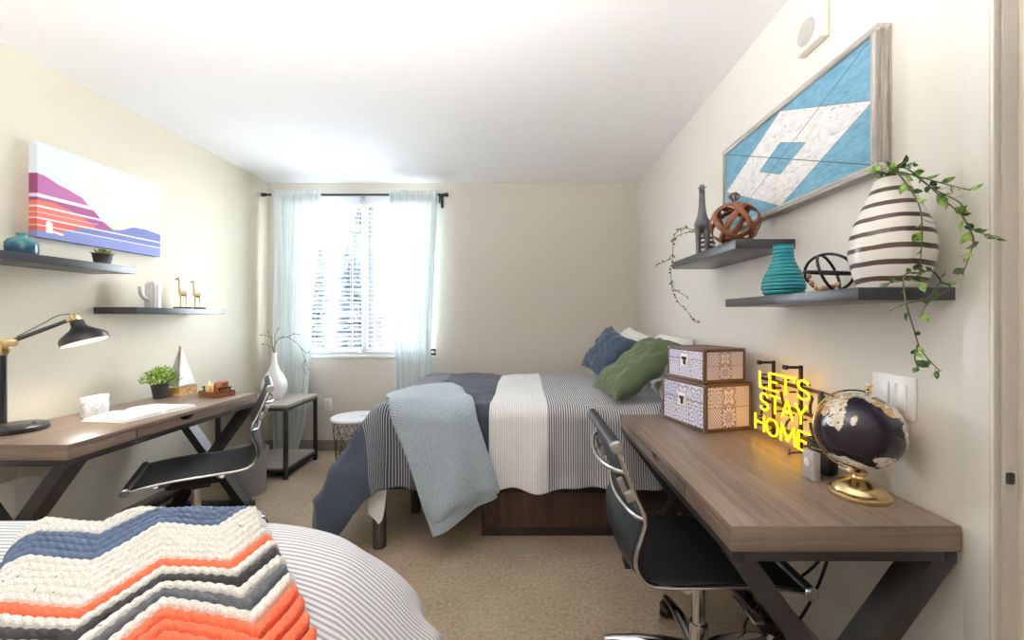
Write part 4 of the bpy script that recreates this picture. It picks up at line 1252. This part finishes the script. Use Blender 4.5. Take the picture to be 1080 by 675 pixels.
# ------------------------------------------------------------------ patterned trunks
def trunk(label, loc, rz, w, d, h, lidz):
    t = thing('storage_trunk', label, 'trunk', loc, rz, 'patterned trunks')
    hw, hd = w / 2, d / 2
    MB().bx(-hw + .003, hw - .003, -hd + .003, hd - .003, .002, h - .003, .002).build('box', M['leatherdark'], t)
    m = MB(); e = .0145
    for (x0, y0, x1, y1) in ((-hw, -hd, hw, -hd), (hw, -hd, hw, hd), (hw, hd, -hw, hd), (-hw, hd, -hw, -hd)):
        dx, dy = x1 - x0, y1 - y0; L = math.hypot(dx, dy); ux, uy = dx / L, dy / L
        nx, ny = uy, -ux
        pts = [(x0 + ux * e - nx * .0015, y0 + uy * e - ny * .0015, e), (x1 - ux * e - nx * .0015, y1 - uy * e - ny * .0015, e),
               (x1 - ux * e - nx * .0015, y1 - uy * e - ny * .0015, h - e), (x0 + ux * e - nx * .0015, y0 + uy * e - ny * .0015, h - e)]
        k = 7 * (1 + len(m.bm.faces))
        m.quad_uv(pts, [(k, 0), (k + 3, 0), (k + 3, 2), (k, 2)])
    m.build('tile_panel', M['tiles'], t, smooth=0)
    m = MB()
    for sx in (-1, 1):
        for sy in (-1, 1):
            m.bx(sx * hw, sx * (hw - e), sy * hd, sy * (hd - e), 0, h, .002)
    for z0, z1 in ((0, e), (h - e, h)):
        for s in (-1, 1):
            m.bx(-hw, hw, s * hd, s * (hd - e), z0, z1, .002); m.bx(s * hw, s * (hw - e), -hd, hd, z0, z1, .002)
    m.build('leather_edging', M['leatherdark'], t)
    m = MB()
    for y in (-hd - .0002,):
        m.bx(-hw + e, hw - e, y + .0005, y + .002, lidz - .0012, lidz + .0012)
    m.build('lid_seam', M['wire'], t, smooth=0)
    m = MB()
    for sx in (-1, 1):
        for z in (.007, h - .007):
            m.ball((sx * (hw - .007), -hd - .0005, z), .003, 8, 6); m.ball((sx * (hw + .0005), -hd + .007, z), .003, 8, 6)
            m.ball((sx * (hw + .0005), hd - .007, z), .003, 8, 6)
    m.build('corner_studs', M['satin'], t, smooth=180)
    m = MB(); m.bx(-.028, .028, -hd - .0012, -hd + .001, lidz - .036, lidz + .022, .0005); lt = m.build('latch_plate', M['paper'], t)
    m = MB()
    m.box((0, -hd - .004, lidz + .002), (.022, .006, .014), None, .002); m.ball((-.009, -hd - .004, lidz + .004), .006, 10, 8); m.ball((.009, -hd - .004, lidz + .003), .006, 10, 8)
    m.box((.003, -hd - .005, lidz - .012), (.012, .006, .018), None, .002); m.ball((.004, -hd - .006, lidz - .022), .005, 10, 8)
    m.build('latch', M['wire'], lt)
    return t
TR = math.atan2(-.957, .288)
trunk('larger patterned tile trunk on the desk, under the smaller trunk', (.845, 1.965, DH), TR, .305, .25, .208, .125)
trunk('smaller patterned tile trunk stacked on top of the larger trunk', (.842, 1.958, DH + .2082), TR, .262, .222, .150, .098)

# ------------------------------------------------------------------ neon sign
sg = thing('neon_sign', 'yellow neon sign reading lets stay home on black frame on the desk', 'neon sign', (.992, 1.63, DH))
def arc(cx, cy, rx, ry_, a0, a1, n=12):
    return [(cx + rx * cos(R(a0 + (a1 - a0) * i / n)), cy + ry_ * sin(R(a0 + (a1 - a0) * i / n))) for i in range(n + 1)]
GL = {
    'L': [[(0, 1), (0, 0), (.58, 0)]], 'E': [[(.56, 1), (0, 1), (0, 0), (.56, 0)], [(0, .5), (.48, .5)]],
    'T': [[(0, 1), (.66, 1)], [(.33, 1), (.33, 0)]], "'": [[(.06, 1.08), (.0, .78)]],
    'S': [arc(.3, .74, .28, .26, 20, 270) + arc(.3, .24, .30, .24, 90, -160)],
    'A': [[(0, 0), (.34, 1), (.68, 0)], [(.12, .36), (.56, .36)]], 'Y': [[(0, 1), (.33, .48), (.66, 1)], [(.33, .48), (.33, 0)]],
    'H': [[(0, 1), (0, 0)], [(.6, 1), (.6, 0)], [(0, .52), (.6, .52)]], 'O': [arc(.36, .5, .36, .5, 100, 440, 26)],
    'M': [[(0, 0), (.06, 1), (.4, .15), (.74, 1), (.8, 0)]],
}
WID = {'L': .58, 'E': .56, 'T': .66, "'": .08, 'S': .6, 'A': .68, 'Y': .66, 'H': .6, 'O': .72, 'M': .8}
def word(txt, yl, yr, z0, z1):
    """left end at local y=yl (far), right end at y=yr (near)"""
    h = z1 - z0
    tot = sum(WID[c] for c in txt)
    span = yl - yr
    gap = .16
    k = span / (tot + gap * (len(txt) - 1))
    x = 0
    w_ = MB()
    for c in txt:
        for st_ in GL[c]:
            pts = [(0, yl - (x + px) * k, z0 + pz * h) for px, pz in st_]
            dense = []
            for p, q in zip(pts, pts[1:]):
                dense += [Vector(p).lerp(Vector(q), i / 4) for i in range(4)]
            dense.append(Vector(pts[-1]))
            w_.tube(dense, .0035, 8)
        x += WID[c] + gap
    return w_.build('neon_word', M['neon'], sg, smooth=60)
word("LET'S", .135, -.170, .203, .270)
word('STAY', .130, -.158, .112, .180)
word('HOME', .168, -.175, .020, .086)
m = MB()
for y in (.085, -.085):
    m.bx(.024, .033, y - .006, y + .006, .0, .318); m.bx(-.030, .024, y - .005, y + .005, .306, .316); m.bx(-.034, -.026, y - .011, y + .011, .303, .319)
for z, ya, yb in ((.236, .175, -.20), (.146, .145, -.175), (.053, .175, -.19)):
    m.bx(.022, .032, yb, ya, z - .006, z + .006)
m.build('frame', M['wire'], sg, smooth=0)
m = MB()
for z, ys in ((.215, (.12, .03, -.06, -.15)), (.255, (.13, .07, -.02, -.14)), (.125, (.11, .02, -.05, -.12)), (.17, (.10, -.10)), (.035, (.16, .07, -.03, -.14)), (.075, (.15, -.09))):
    for y in ys:
        m.cyl((.003, y, z), (.026, y, z), .0035, seg=8)
for p, q in (((.02, .14, .21), (.02, .12, .13)), ((.02, -.16, .21), (.02, -.15, .15)), ((.02, .13, .12), (.02, .16, .08)), ((.02, -.15, .12), (.02, -.17, .07)), ((.02, .02, .20), (.02, .0, .15)), ((.02, -.04, .11), (.02, -.01, .07))):
    m.tube(smoothpath([p, (Vector(p) + Vector(q)) / 2 + Vector((.008, .018, 0)), q], 5), .0048, 7)
m.build('tube_supports', M['wire'], sg, smooth=60)
m = MB(); m.tube(smoothpath([(.028, -.19, .24), (.030, -.24, .235), (.036, -.28, .228), (.044, -.31, .222)], 5), .003, 6)
m.tube(smoothpath([(.028, -.18, .24), (.024, -.205, .20), (.020, -.215, .12), (.018, -.21, .055), (.01, -.23, .012)], 6), .003, 6)
m.box((.024, -.20, .205), (.016, .022, .050), None, .004)
m.build('power_lead', M['cable'], sg, smooth=60)
dm = thing('sign_dimmer', 'small grey box with round dial beside the neon sign', 'dimmer', (.880, 1.283, DH))
MB().box((0, 0, .0425), (.022, .052, .085), None, .003).build('housing', M['dimgrey'], dm)
MB().lathe([(.001, 0), (.013, 0), (.013, .004), (.011, .005), (.001, .005)], (-.011, 0, .052), 24, Matrix.Rotation(-PI / 2, 3, 'Y')).build('dial', M['ceramic'], dm)
pa = thing('power_adapter', 'black power adapter with coiled lead behind the globe', 'power adapter', (.945, 1.335, DH))
MB().box((0, 0, .034), (.05, .085, .066), rotz(R(20)), .010).build('block', M['blackplastic'], pa)
m = MB(); m.tube([(.0 + .034 * cos(q * .5) * (1 - q * .004), -.005 + .050 * sin(q * .5), .073 + .0007 * q) for q in range(52)], .0035, 6)
m.tube(smoothpath([(-.02, .045, .05), (-.03, .10, .03), (.0, .16, .006), (.04, .22, .006)], 6), .003, 6)
m.build('lead', M['cable'], pa, smooth=60)

# ------------------------------------------------------------------ globe
gb = thing('desk_globe', 'dark navy globe with gold pedestal on the desk corner near the door', 'globe', (.926, 1.158, DH))
MB().lathe([(.001, 0), (.070, 0), (.073, .004), (.073, .012), (.066, .018), (.062, .019), (.060, .026), (.048, .036), (.030, .046), (.016, .052), (.014, .058), (.021, .064), (.021, .070), (.014, .076), (.001, .078)], seg=60).build('pedestal', M['gold'], gb)
GC = Vector((0, 0, .182)); GR = .103
tilt = Matrix.Rotation(R(20), 3, 'Y') @ Matrix.Rotation(R(-8), 3, 'X')
blobs = []
rr = random.Random(17)
def blob(lon, lat, rl, rt, c, ecc=.35):
    blobs.append((R(lon), R(lat), R(rl), R(rt), c, rr.random() * 9))
WH, TN, TE, GY = (226, 220, 208), (206, 168, 112), (46, 92, 98), (168, 168, 162)
# lon measured from -y (towards the camera side), positive to +x
blob(-52, 30, 20, 15, WH); blob(-40, 8, 12, 20, WH); blob(-32, -2, 6, 12, (214, 206, 170)); blob(-70, 48, 22, 12, TN); blob(-48, 44, 14, 8, TN); blob(-60, 12, 9, 9, TN)
blob(-22, 58, 18, 9, GY); blob(0, 62, 22, 8, WH); blob(22, 52, 18, 14, TN); blob(34, 38, 12, 10, TN); blob(12, 66, 9, 6, TE); blob(48, 60, 20, 10, TE)
blob(58, 40, 14, 16, WH); blob(64, 14, 12, 14, GY); blob(82, 22, 16, 20, GY); blob(74, -2, 7, 10, WH); blob(-14, 6, 4, 8, WH)
blob(60, -42, 22, 12, WH); blob(-30, -66, 40, 9, (236, 234, 228)); blob(60, -68, 40, 9, (236, 234, 228)); blob(118, 30, 30, 22, TN); blob(150, 0, 18, 26, WH); blob(-120, 20, 30, 26, WH); blob(-150, -20, 16, 22, TN)
def gcol(s, t):
    lon = ((s - .5) * 2 * PI + R(34) + PI) % (2 * PI) - PI; lat = (t - .5) * PI
    p = Vector((cos(lat) * sin(lon), -cos(lat) * cos(lon), sin(lat)))
    n1 = .38 * noise.noise(p * 5.5) + .22 * noise.noise(p * 13 + Vector((4, 2, 1)))
    c = (34, 30, 42)
    if abs((math.degrees(lon) / 15) % 1 - .5) > .487 or abs((math.degrees(lat) / 15) % 1 - .5) > .487:
        c = (58, 52, 62)
    for lo, la, rl, rt_, cc_, _ in blobs:
        d = (lon - lo + PI) % (2 * PI) - PI
        if (d * max(.3, cos(la)) / rl) ** 2 + ((lat - la) / rt_) ** 2 + n1 * 1.6 < 1:
            m_ = noise.noise(p * 8 + Vector((9, 9, 9)))
            c = cc_ if m_ < .22 else (TN if cc_ == WH else WH)
            if noise.noise(p * 16) > .42: c = TE
    return c
m = MB()
m.grid(lambda s, t: GC + tilt @ (Vector((cos((t - .5) * PI) * sin((s - .5) * 2 * PI), -cos((t - .5) * PI) * cos((s - .5) * 2 * PI), sin((t - .5) * PI))) * GR), 300, 160, colfn=gcol)
bmesh.ops.remove_doubles(m.bm, verts=m.bm.verts[:], dist=.00003)
m.build('sphere', M['globemap'], gb, smooth=180)
m = MB()
pts = []
for i in range(41):
    q = R(-92 + 184 * i / 40)
    pts.append(GC + tilt @ (Vector((-cos(q), .25 * cos(q), sin(q))) * (GR + .007)))
m.tube(pts, .0042, 8, flat=.6)
m.lathe([(.001, 0), (.009, .0), (.009, .005), (.005, .008), (.004, .016), (.008, .020), (.008, .024), (.001, .026)], tuple(GC + tilt @ Vector((0, 0, GR + .006))), 18, tilt)
m.lathe([(.001, 0), (.009, .0), (.009, .006), (.001, .007)], tuple(GC + tilt @ Vector((0, 0, -GR - .011))), 18, tilt)
m.tube([GC + tilt @ Vector((0, 0, -GR - .006)), Vector((-.020, 0, .076)), Vector((0, 0, .066))], [.008, .010, .012], 10)
m.build('meridian_arm', M['gold'], gb, smooth=60)

# ------------------------------------------------------------------ right wall: quilt board, speaker box, switch
fr = thing('barn_quilt', 'blue and white diamond wooden quilt board in a weathered frame', 'wall art', (XR, 0, 0))
fy0, fy1, fz0, fz1, fd = 1.187, 2.115, 1.660, 2.080, .045
fw = .022
MB().quad_uv([(-fd + .010, fy1 - fw, fz0 + fw), (-fd + .010, fy0 + fw, fz0 + fw), (-fd + .010, fy0 + fw, fz1 - fw), (-fd + .010, fy1 - fw, fz1 - fw)], [(0, 0), (1, 0), (1, 1), (0, 1)]).build('painted_panel', M['quilt'], fr, smooth=0)
MB().bx(-fd + .012, -.002, fy0 + fw, fy1 - fw, fz0 + fw, fz1 - fw).build('backing', M['weathered'], fr, smooth=0)
for a0, a1, b0, b1, mt in ((fy0, fy1, fz0, fz0 + fw, 'weathered'), (fy0, fy1, fz1 - fw, fz1, 'weathered'), (fy0, fy0 + fw, fz0 + fw, fz1 - fw, 'weatheredz'), (fy1 - fw, fy1, fz0 + fw, fz1 - fw, 'weatheredz')):
    MB().bx(-fd, -.001, a0, a1, b0, b1, .0015).build('frame_rail', M[mt], fr)
sk = thing('wall_speaker', 'white wall box with round speaker grille up near the ceiling', 'alarm speaker', (XR, 1.491, 2.27))
MB().box((-.018, 0, 0), (.034, .128, .130), None, .006).build('housing', M['offplastic'], sk)
m = MB(); m.lathe([(.001, 0), (.044, 0), (.046, .001), (.046, .002), (.001, .003)], (-.0345, .008, -.005), 40, Matrix.Rotation(-PI / 2, 3, 'Y'))
for i in range(1, 5):
    m.lathe([(.0095 * i, .0025), (.0095 * i + .0015, .0045), (.0095 * i + .003, .0025)], (-.0345, .008, -.005), 40, Matrix.Rotation(-PI / 2, 3, 'Y'), cap=False)
m.build('grille', M['pearl'], sk)
sw = thing('light_switch', 'white double rocker light switch plate on the wall behind the globe', 'light switch', (XR, 1.178, 1.021))
MB().box((-.004, 0, 0), (.008, .138, .118), None, .003).build('plate', M['whiteplastic'], sw)
for y in (-.028, .028):
    m = MB(); m.box((-.0095, y, 0), (.006, .036, .072), Matrix.Rotation(R(4), 3, 'Y'), .0015); m.build('rocker', M['ceramic'], sw)

# ------------------------------------------------------------------ right shelves
giraffe('giraffe_figurine', 'dark pewter giraffe standing on the shelf by the leather strap ball', M['stone'], (.882, 2.075, 1.546), R(-28), .352, 1.3, None)
sball = thing('strap_ball', 'open ball of brown leather straps with twig knot on the shelf', 'decorative ball', (.888, 1.77, 1.544))
cB = Vector((0, 0, .094)); rB = .092
for i, (tx, tz_) in enumerate(((0, 0), (0, 36), (0, 72), (0, 108), (0, 144))):
    rt = Matrix.Rotation(R((20, 92, 164, 236, 308)[i]), 3, 'Z') @ Matrix.Rotation(R((58, 62, 55, 60, 57)[i]), 3, 'X')
    m = MB(); n = 56
    def ringpt(s, q, rt=rt, i=i):
        a_ = 2 * PI * s
        p = rt @ Vector((cos(a_) * (rB - .0008 * i), sin(a_) * (rB - .0008 * i), (q - .5) * .022))
        return cB + Vector((p.x * 1.10, p.y * 1.10, p.z))
    m.grid(ringpt, n, 2, wrap=True)
    o = m.build('strap', M['leather'], sball, smooth=180, flipfix=False)
    md = o.modifiers.new('thickness', 'SOLIDIFY'); md.thickness = .0028; md.offset = -1
m = MB(); m.cyl((0, 0, .183), (.0, .0, .194), .014, .010, 12)
for a_ in range(7):
    d = Vector((cos(a_ * .9) * .020, sin(a_ * .9) * .020, 0)); m.tube(smoothpath([Vector((0, 0, .190)), Vector((0, 0, .200)) + d * .7, Vector((0, 0, .212 + .003 * (a_ % 3))) + d, Vector((0, 0, .224)) + d * .3], 4), .0035, 6)
m.build('twig_knot', M['twig'], sball, smooth=60)
ptv = thing('planter_pot', 'small black and white striped pot behind the pewter giraffe', 'pot', (.955, 2.205, 1.544))
MB().lathe([(.001, 0), (.036, 0), (.046, .02), (.050, .05), (.046, .09), (.036, .112), (.034, .12), (.030, .12), (.032, .108), (.001, .10)], seg=44).build('pot', M['potstripe'], ptv)
tv = MB(); prof = [(.001, 0), (.050, 0), (.055, .003)]
for i in range(13 * 8 + 1):
    z = .006 + i * .162 / 104
    r_ = pw([(0, .058), (.03, .0665), (.05, .0645), (.075, .0555), (.10, .043), (.12, .0345), (.14, .0305), (.2, .0305)], z)
    prof.append((r_ - .0022 + .0042 * abs(sin(PI * i / 8)) ** .7, z))
prof += [(.030, .172), (.032, .175), (.028, .175), (.024, .165), (.022, .12), (.001, .118)]
o = tv.lathe(prof, seg=64).build('ribbed_vase', M['teal'], None, smooth=50, loc=(.885, 1.432, 1.3136)); tag(o, 'teal ribbed ceramic vase on the shelf beside the wire orb', 'vase')
ob = thing('wire_orb', 'black wire ring orb with wooden beads on the shelf', 'decorative orb', (.905, 1.245, 1.3136))
cO = Vector((0, 0, .060)); rO = .058
for ax_, ang in (('X', 72), ('Y', 68), ('X', 8)):
    rt = Matrix.Rotation(R(30), 3, 'Z') @ Matrix.Rotation(R(ang), 3, ax_)
    m = MB(); m.tube([cO + Vector((1, 1.22, 1)) * (rt @ (Vector((cos(2 * PI * i / 48), sin(2 * PI * i / 48), 0)) * rO)) for i in range(48)], .0042, 8, closed=True)
    m.build('ring', M['wire'], ob, smooth=60)
gd = thing('bead_garland', 'string of small wooden beads lying inside the black wire orb', 'bead garland', (.900, 1.245, 1.3136))
gp = smoothpath([(-.030, .034, .062), (-.032, .028, .040), (-.024, .014, .0168), (-.012, -.004, .0145), (.002, -.018, .0165), (.012, -.030, .024)], 8)
MB().tube(gp, .0012, 5).build('string', M['jute'], gd, smooth=60)
bd0 = None
for i, k in enumerate((4, 11, 17, 22, 27, 32, 38)):
    r_ = (.0075, .0085, .0078, .0085, .0078, .0085, .008)[i]
    MB().ball(gp[k], r_, 16, 10).build('bead', M['beadwood'], gd, smooth=180)
vprof = [(.001, 0), (.064, 0), (.068, .004), (.079, .04), (.0875, .08), (.089, .11), (.084, .145), (.072, .185), (.057, .22), (.044, .25), (.036, .275), (.034, .284), (.030, .284), (.029, .27), (.045, .23), (.001, .10)]
sp_ = smoothpath([(r_, 0, z) for r_, z in vprof[2:12]], 5)
o = MB().lathe(vprof[:2] + [(p.x, p.z) for p in sp_] + vprof[12:], seg=72).build('striped_vase', M['vasestripe'], None, loc=(.944, 1.078, 1.3136), smooth=60)
tag(o, 'large white vase with brown hand painted stripes on the shelf end', 'vase')

def vine(name, label, stems, dens, seed, lsize, dark=.2):
    t = thing(name, label, 'vine', tuple(stems[0][0][0]))
    o0 = Vector(stems[0][0][0]); rr = random.Random(seed)
    sm, lf, ld = MB(), MB(), MB()
    for pts, leafy in stems:
        sp__ = smoothpath([Vector(p) - o0 for p in pts], 7); n_ = len(sp__)
        sm.tube(sp__, [.0021 * (1 - .55 * i / n_) for i in range(n_)], 6)
        L = sum((sp__[i + 1] - sp__[i]).length for i in range(n_ - 1))
        cnt = int(L * dens * leafy); 
        for j in range(cnt):
            q = (j + rr.random()) / cnt
            if q < .06: continue
            i = min(int(q * (n_ - 1)), n_ - 2); p = sp__[i].lerp(sp__[i + 1], q * (n_ - 1) - i)
            d = (sp__[i + 1] - sp__[i]).normalized()
            side = Vector((rr.uniform(-1, 1), rr.uniform(-1, 1), rr.uniform(-.5, .8))); side = (side - d * side.dot(d)).normalized()
            dirn = (side * .9 + d * .75 + Vector((0, 0, -.15))).normalized()
            n0 = dirn.cross(Vector((rr.uniform(-1, 1), rr.uniform(-1, 1), .6))).normalized()
            l = lsize * rr.uniform(.65, 1.25); w = l * rr.uniform(.28, .42)
            up_ = dirn.cross(n0)
            tgt = ld if rr.random() < dark else lf
            a0 = p; b0 = p + dirn * l * .12
            ctr = [b0, b0 + dirn * l * .35 + up_ * .004 * 0, b0 + dirn * l * .7 - up_ * l * .06, b0 + dirn * l - up_ * l * .18]
            wid = [.12, 1.0, .72, .04]
            rows = []
            for c_, w_ in zip(ctr, wid):
                rows.append([tgt.bm.verts.new(c_ + n0 * w * w_ + up_ * l * .07 * w_), tgt.bm.verts.new(c_), tgt.bm.verts.new(c_ - n0 * w * w_ + up_ * l * .07 * w_)])
            for r0, r1 in zip(rows, rows[1:]):
                for k in range(2):
                    tgt.bm.faces.new((r0[k], r0[k + 1], r1[k + 1], r1[k]))
            sm.tube([a0, b0], .0009, 4)
    sm.build('stem', M['stem'], t, smooth=60)
    lf.build('foliage', M['leaf'], t, smooth=180, flipfix=False)
    if dark > 0:
        ld.build('foliage', M['leafdark'], t, smooth=180, flipfix=False)
    return t
S0 = (.944, 1.078, 1.575)
vine('trailing_vine', 'green trailing vine spilling from the brown striped vase', [
    ([S0, (.925, 1.06, 1.612), (.94, 1.04, 1.615), (.96, 1.02, 1.585), (.987, .985, 1.52), (.999, .96, 1.48), (1.002, .93, 1.434), (1.022, .90, 1.414)], 1.2),
    ([S0, (.925, 1.068, 1.607), (.945, 1.05, 1.619), (.955, 1.03, 1.622)], .9),
    ([S0, (.940, 1.06, 1.61), (.966, 1.01, 1.577), (.993, .98, 1.552), (1.009, .945, 1.528)], 1.0),
    ([(.955, 1.025, 1.592), (.97, .99, 1.545), (.995, .96, 1.508), (1.002, .95, 1.484)], 1.0),
    ([(.999, .955, 1.475), (.998, .93, 1.42), (.999, .935, 1.389), (.995, .95, 1.337)], 1.3),
    ([S0, (.918, 1.05, 1.612), (.905, 1.0, 1.572), (.921, .976, 1.503), (.919, .966, 1.435), (.914, .966, 1.359), (.920, .970, 1.322)], .9),
    ([S0, (.915, 1.072, 1.606), (.898, 1.07, 1.618)], 2.0),
    ], 66, 5, .023, .3)
vine('trailing_vine', 'green vine sprig lying over the shelf end below the striped vase', [
    ([(.990, .995, 1.330), (.945, .975, 1.350), (.888, .970, 1.328), (.829, .975, 1.318)], .9),
    ([(.990, .995, 1.325), (1.004, .985, 1.310), (.945, .975, 1.277), (.912, .965, 1.24)], .5),
    ([(.990, .995, 1.328), (.975, .985, 1.318), (.935, .970, 1.285), (.872, .955, 1.272), (.829, .950, 1.255)], .5),
    ([(.93, .985, 1.345), (.880, .968, 1.338), (.870, .955, 1.283), (.883, .950, 1.219), (.898, .948, 1.169), (.926, .946, 1.133), (.941, .945, 1.118)], .75),
    ([(.893, .948, 1.18), (.885, .948, 1.15), (.895, .948, 1.12)], 1.5),
    ], 44, 9, .020, .2)
vine('trailing_vine', 'thin green vine hanging over the far shelf end from the striped pot', [
    ([(.955, 2.205, 1.66), (.93, 2.24, 1.70), (.87, 2.31, 1.735), (.83, 2.325, 1.69), (.822, 2.33, 1.578), (.815, 2.335, 1.495), (.828, 2.335, 1.378), (.886, 2.33, 1.291), (.959, 2.32, 1.215)], 1.0),
    ([(.822, 2.33, 1.593), (.79, 2.335, 1.557), (.735, 2.345, 1.538)], .9),
    ([(.817, 2.335, 1.45), (.832, 2.33, 1.40), (.905, 2.32, 1.355)], .9),
    ([(.93, 2.24, 1.70), (.86, 2.28, 1.70), (.80, 2.30, 1.66)], 1.0),
    ], 62, 13, .019, .25)

# cords below the right desk
pc = thing('extension_lead', 'black power cord with pale plug hanging below the desk with the globe', 'cord', (.98, 1.30, 0))
m = MB(); m.tube(smoothpath([(.03, .02, .66), (-.06, .01, .40), (-.12, .06, .22), (-.20, .14, .10), (-.24, .20, .008), (-.10, .26, .006), (.02, .30, .006)], 8), .0045, 7)
m.tube(smoothpath([(.03, .04, .66), (-.02, .06, .45), (-.14, .16, .25), (-.18, .22, .12), (-.10, .30, .008), (.03, .36, .006)], 8), .0045, 7)
m.build('lead', M['cable'], pc, smooth=60)
MB().ball((-.155, .10, .160), .013, 16, 10).build('plug', M['offplastic'], pc, smooth=180)
ps = thing('power_strip', 'black power strip on the carpet against the wall below the desk', 'power strip', (.955, 1.70, 0), R(92))
MB().bx(-.16, .16, -.028, .028, 0, .038, .006).build('housing', M['blackplastic'], ps)
for i in range(4):
    MB().bx(-.125 + i * .065, -.085 + i * .065, -.018, .018, .038, .070 if i % 2 else .045, .005).build('adapter', M['cable'], ps)

# ------------------------------------------------------------------ lamps, added fill light, daylight, camera
def fill_pendant(x, y, z, label, watts):
    """added fill light above the view: a hanging bowl that throws light at the ceiling"""
    t = thing('added_fill_pendant', label, 'added fill light', (x, y, z))
    MB().lathe([(.001, -.118), (.06, -.112), (.14, -.082), (.20, -.030), (.220, .0), (.214, .0), (.194, -.030), (.136, -.076), (.06, -.104), (.001, -.110)], seg=64).build('bowl', M['fill_bowl'], t, smooth=60)
    m = MB()
    for a_ in (0, 120, 240):
        m.cyl((.214 * cos(R(a_)), .214 * sin(R(a_)), 0), (.012 * cos(R(a_)), .012 * sin(R(a_)), .34), .0025, seg=6)
    m.cyl((0, 0, .33), (0, 0, ZC - z - .02), .006, seg=10); m.lathe([(.06, ZC - z - .022), (.06, ZC - z - .001)], seg=30)
    m.build('stem', M['satin'], t)
    r_ = .055
    MB().ball((0, 0, -.030), r_, 32, 18).build('bulb', emit('fill_bulb_glow', (252, 250, 250), watts / (4 * PI * PI * r_ * r_)), t, smooth=180)
fill_pendant(-.65, .40, 1.84, 'added white bowl uplight, out of view, brightening the ceiling', 72)  # unseen light added to brighten the ceiling and room
l = bpy.data.lights.new('lamp_glow', 'SPOT'); l.energy = 3.5; l.color = (1, .93, .82); l.shadow_soft_size = .03; l.spot_size = R(150); l.spot_blend = .6
o = bpy.data.objects.new('lamp_glow', l); COL.objects.link(o); o.parent = lamp; o.location = bp + ax * .03
o.rotation_euler = ax.to_track_quat('-Z', 'Y').to_euler()

w = bpy.data.worlds.new('daylight'); scene.world = w; w.use_nodes = True
bg = w.node_tree.nodes['Background']; bg.inputs[0].default_value = (.93, .965, 1.0, 1); bg.inputs[1].default_value = 13
pl = bpy.data.lights.new('window_portal', 'AREA'); pl.shape = 'RECTANGLE'; pl.size = WX1 - WX0 - .02; pl.size_y = WZ1 - WZ0 - .02
pl.cycles.is_portal = True
po = bpy.data.objects.new('window_portal', pl); COL.objects.link(po); po.location = ((WX0 + WX1) / 2, YB + .13, (WZ0 + WZ1) / 2)
po.rotation_euler = (R(-90), 0, 0)

cam = bpy.data.cameras.new('camera'); co = bpy.data.objects.new('camera', cam); COL.objects.link(co)
co.location = (0, 0, 1.24); co.rotation_euler = (R(90), 0, 0)
cam.sensor_fit = 'HORIZONTAL'; cam.sensor_width = 36.0; cam.lens = 36.0 * 440 / 1080
cam.shift_x = -14 / 1080; cam.shift_y = -2.5 / 1080
cam.clip_start = .02
scene.camera = co
vs = scene.view_settings
scene.display_settings.display_device = 'sRGB'
vs.view_transform = 'Standard'; vs.look = 'None'; vs.gamma = 1.0; vs.use_curve_mapping = False
vs.exposure = 1.32
scene.cycles.max_bounces = 10; scene.cycles.diffuse_bounces = 6; scene.cycles.transparent_max_bounces = 16
scene.cycles.use_denoising = True
scene.cycles.sample_clamp_indirect = 6.0
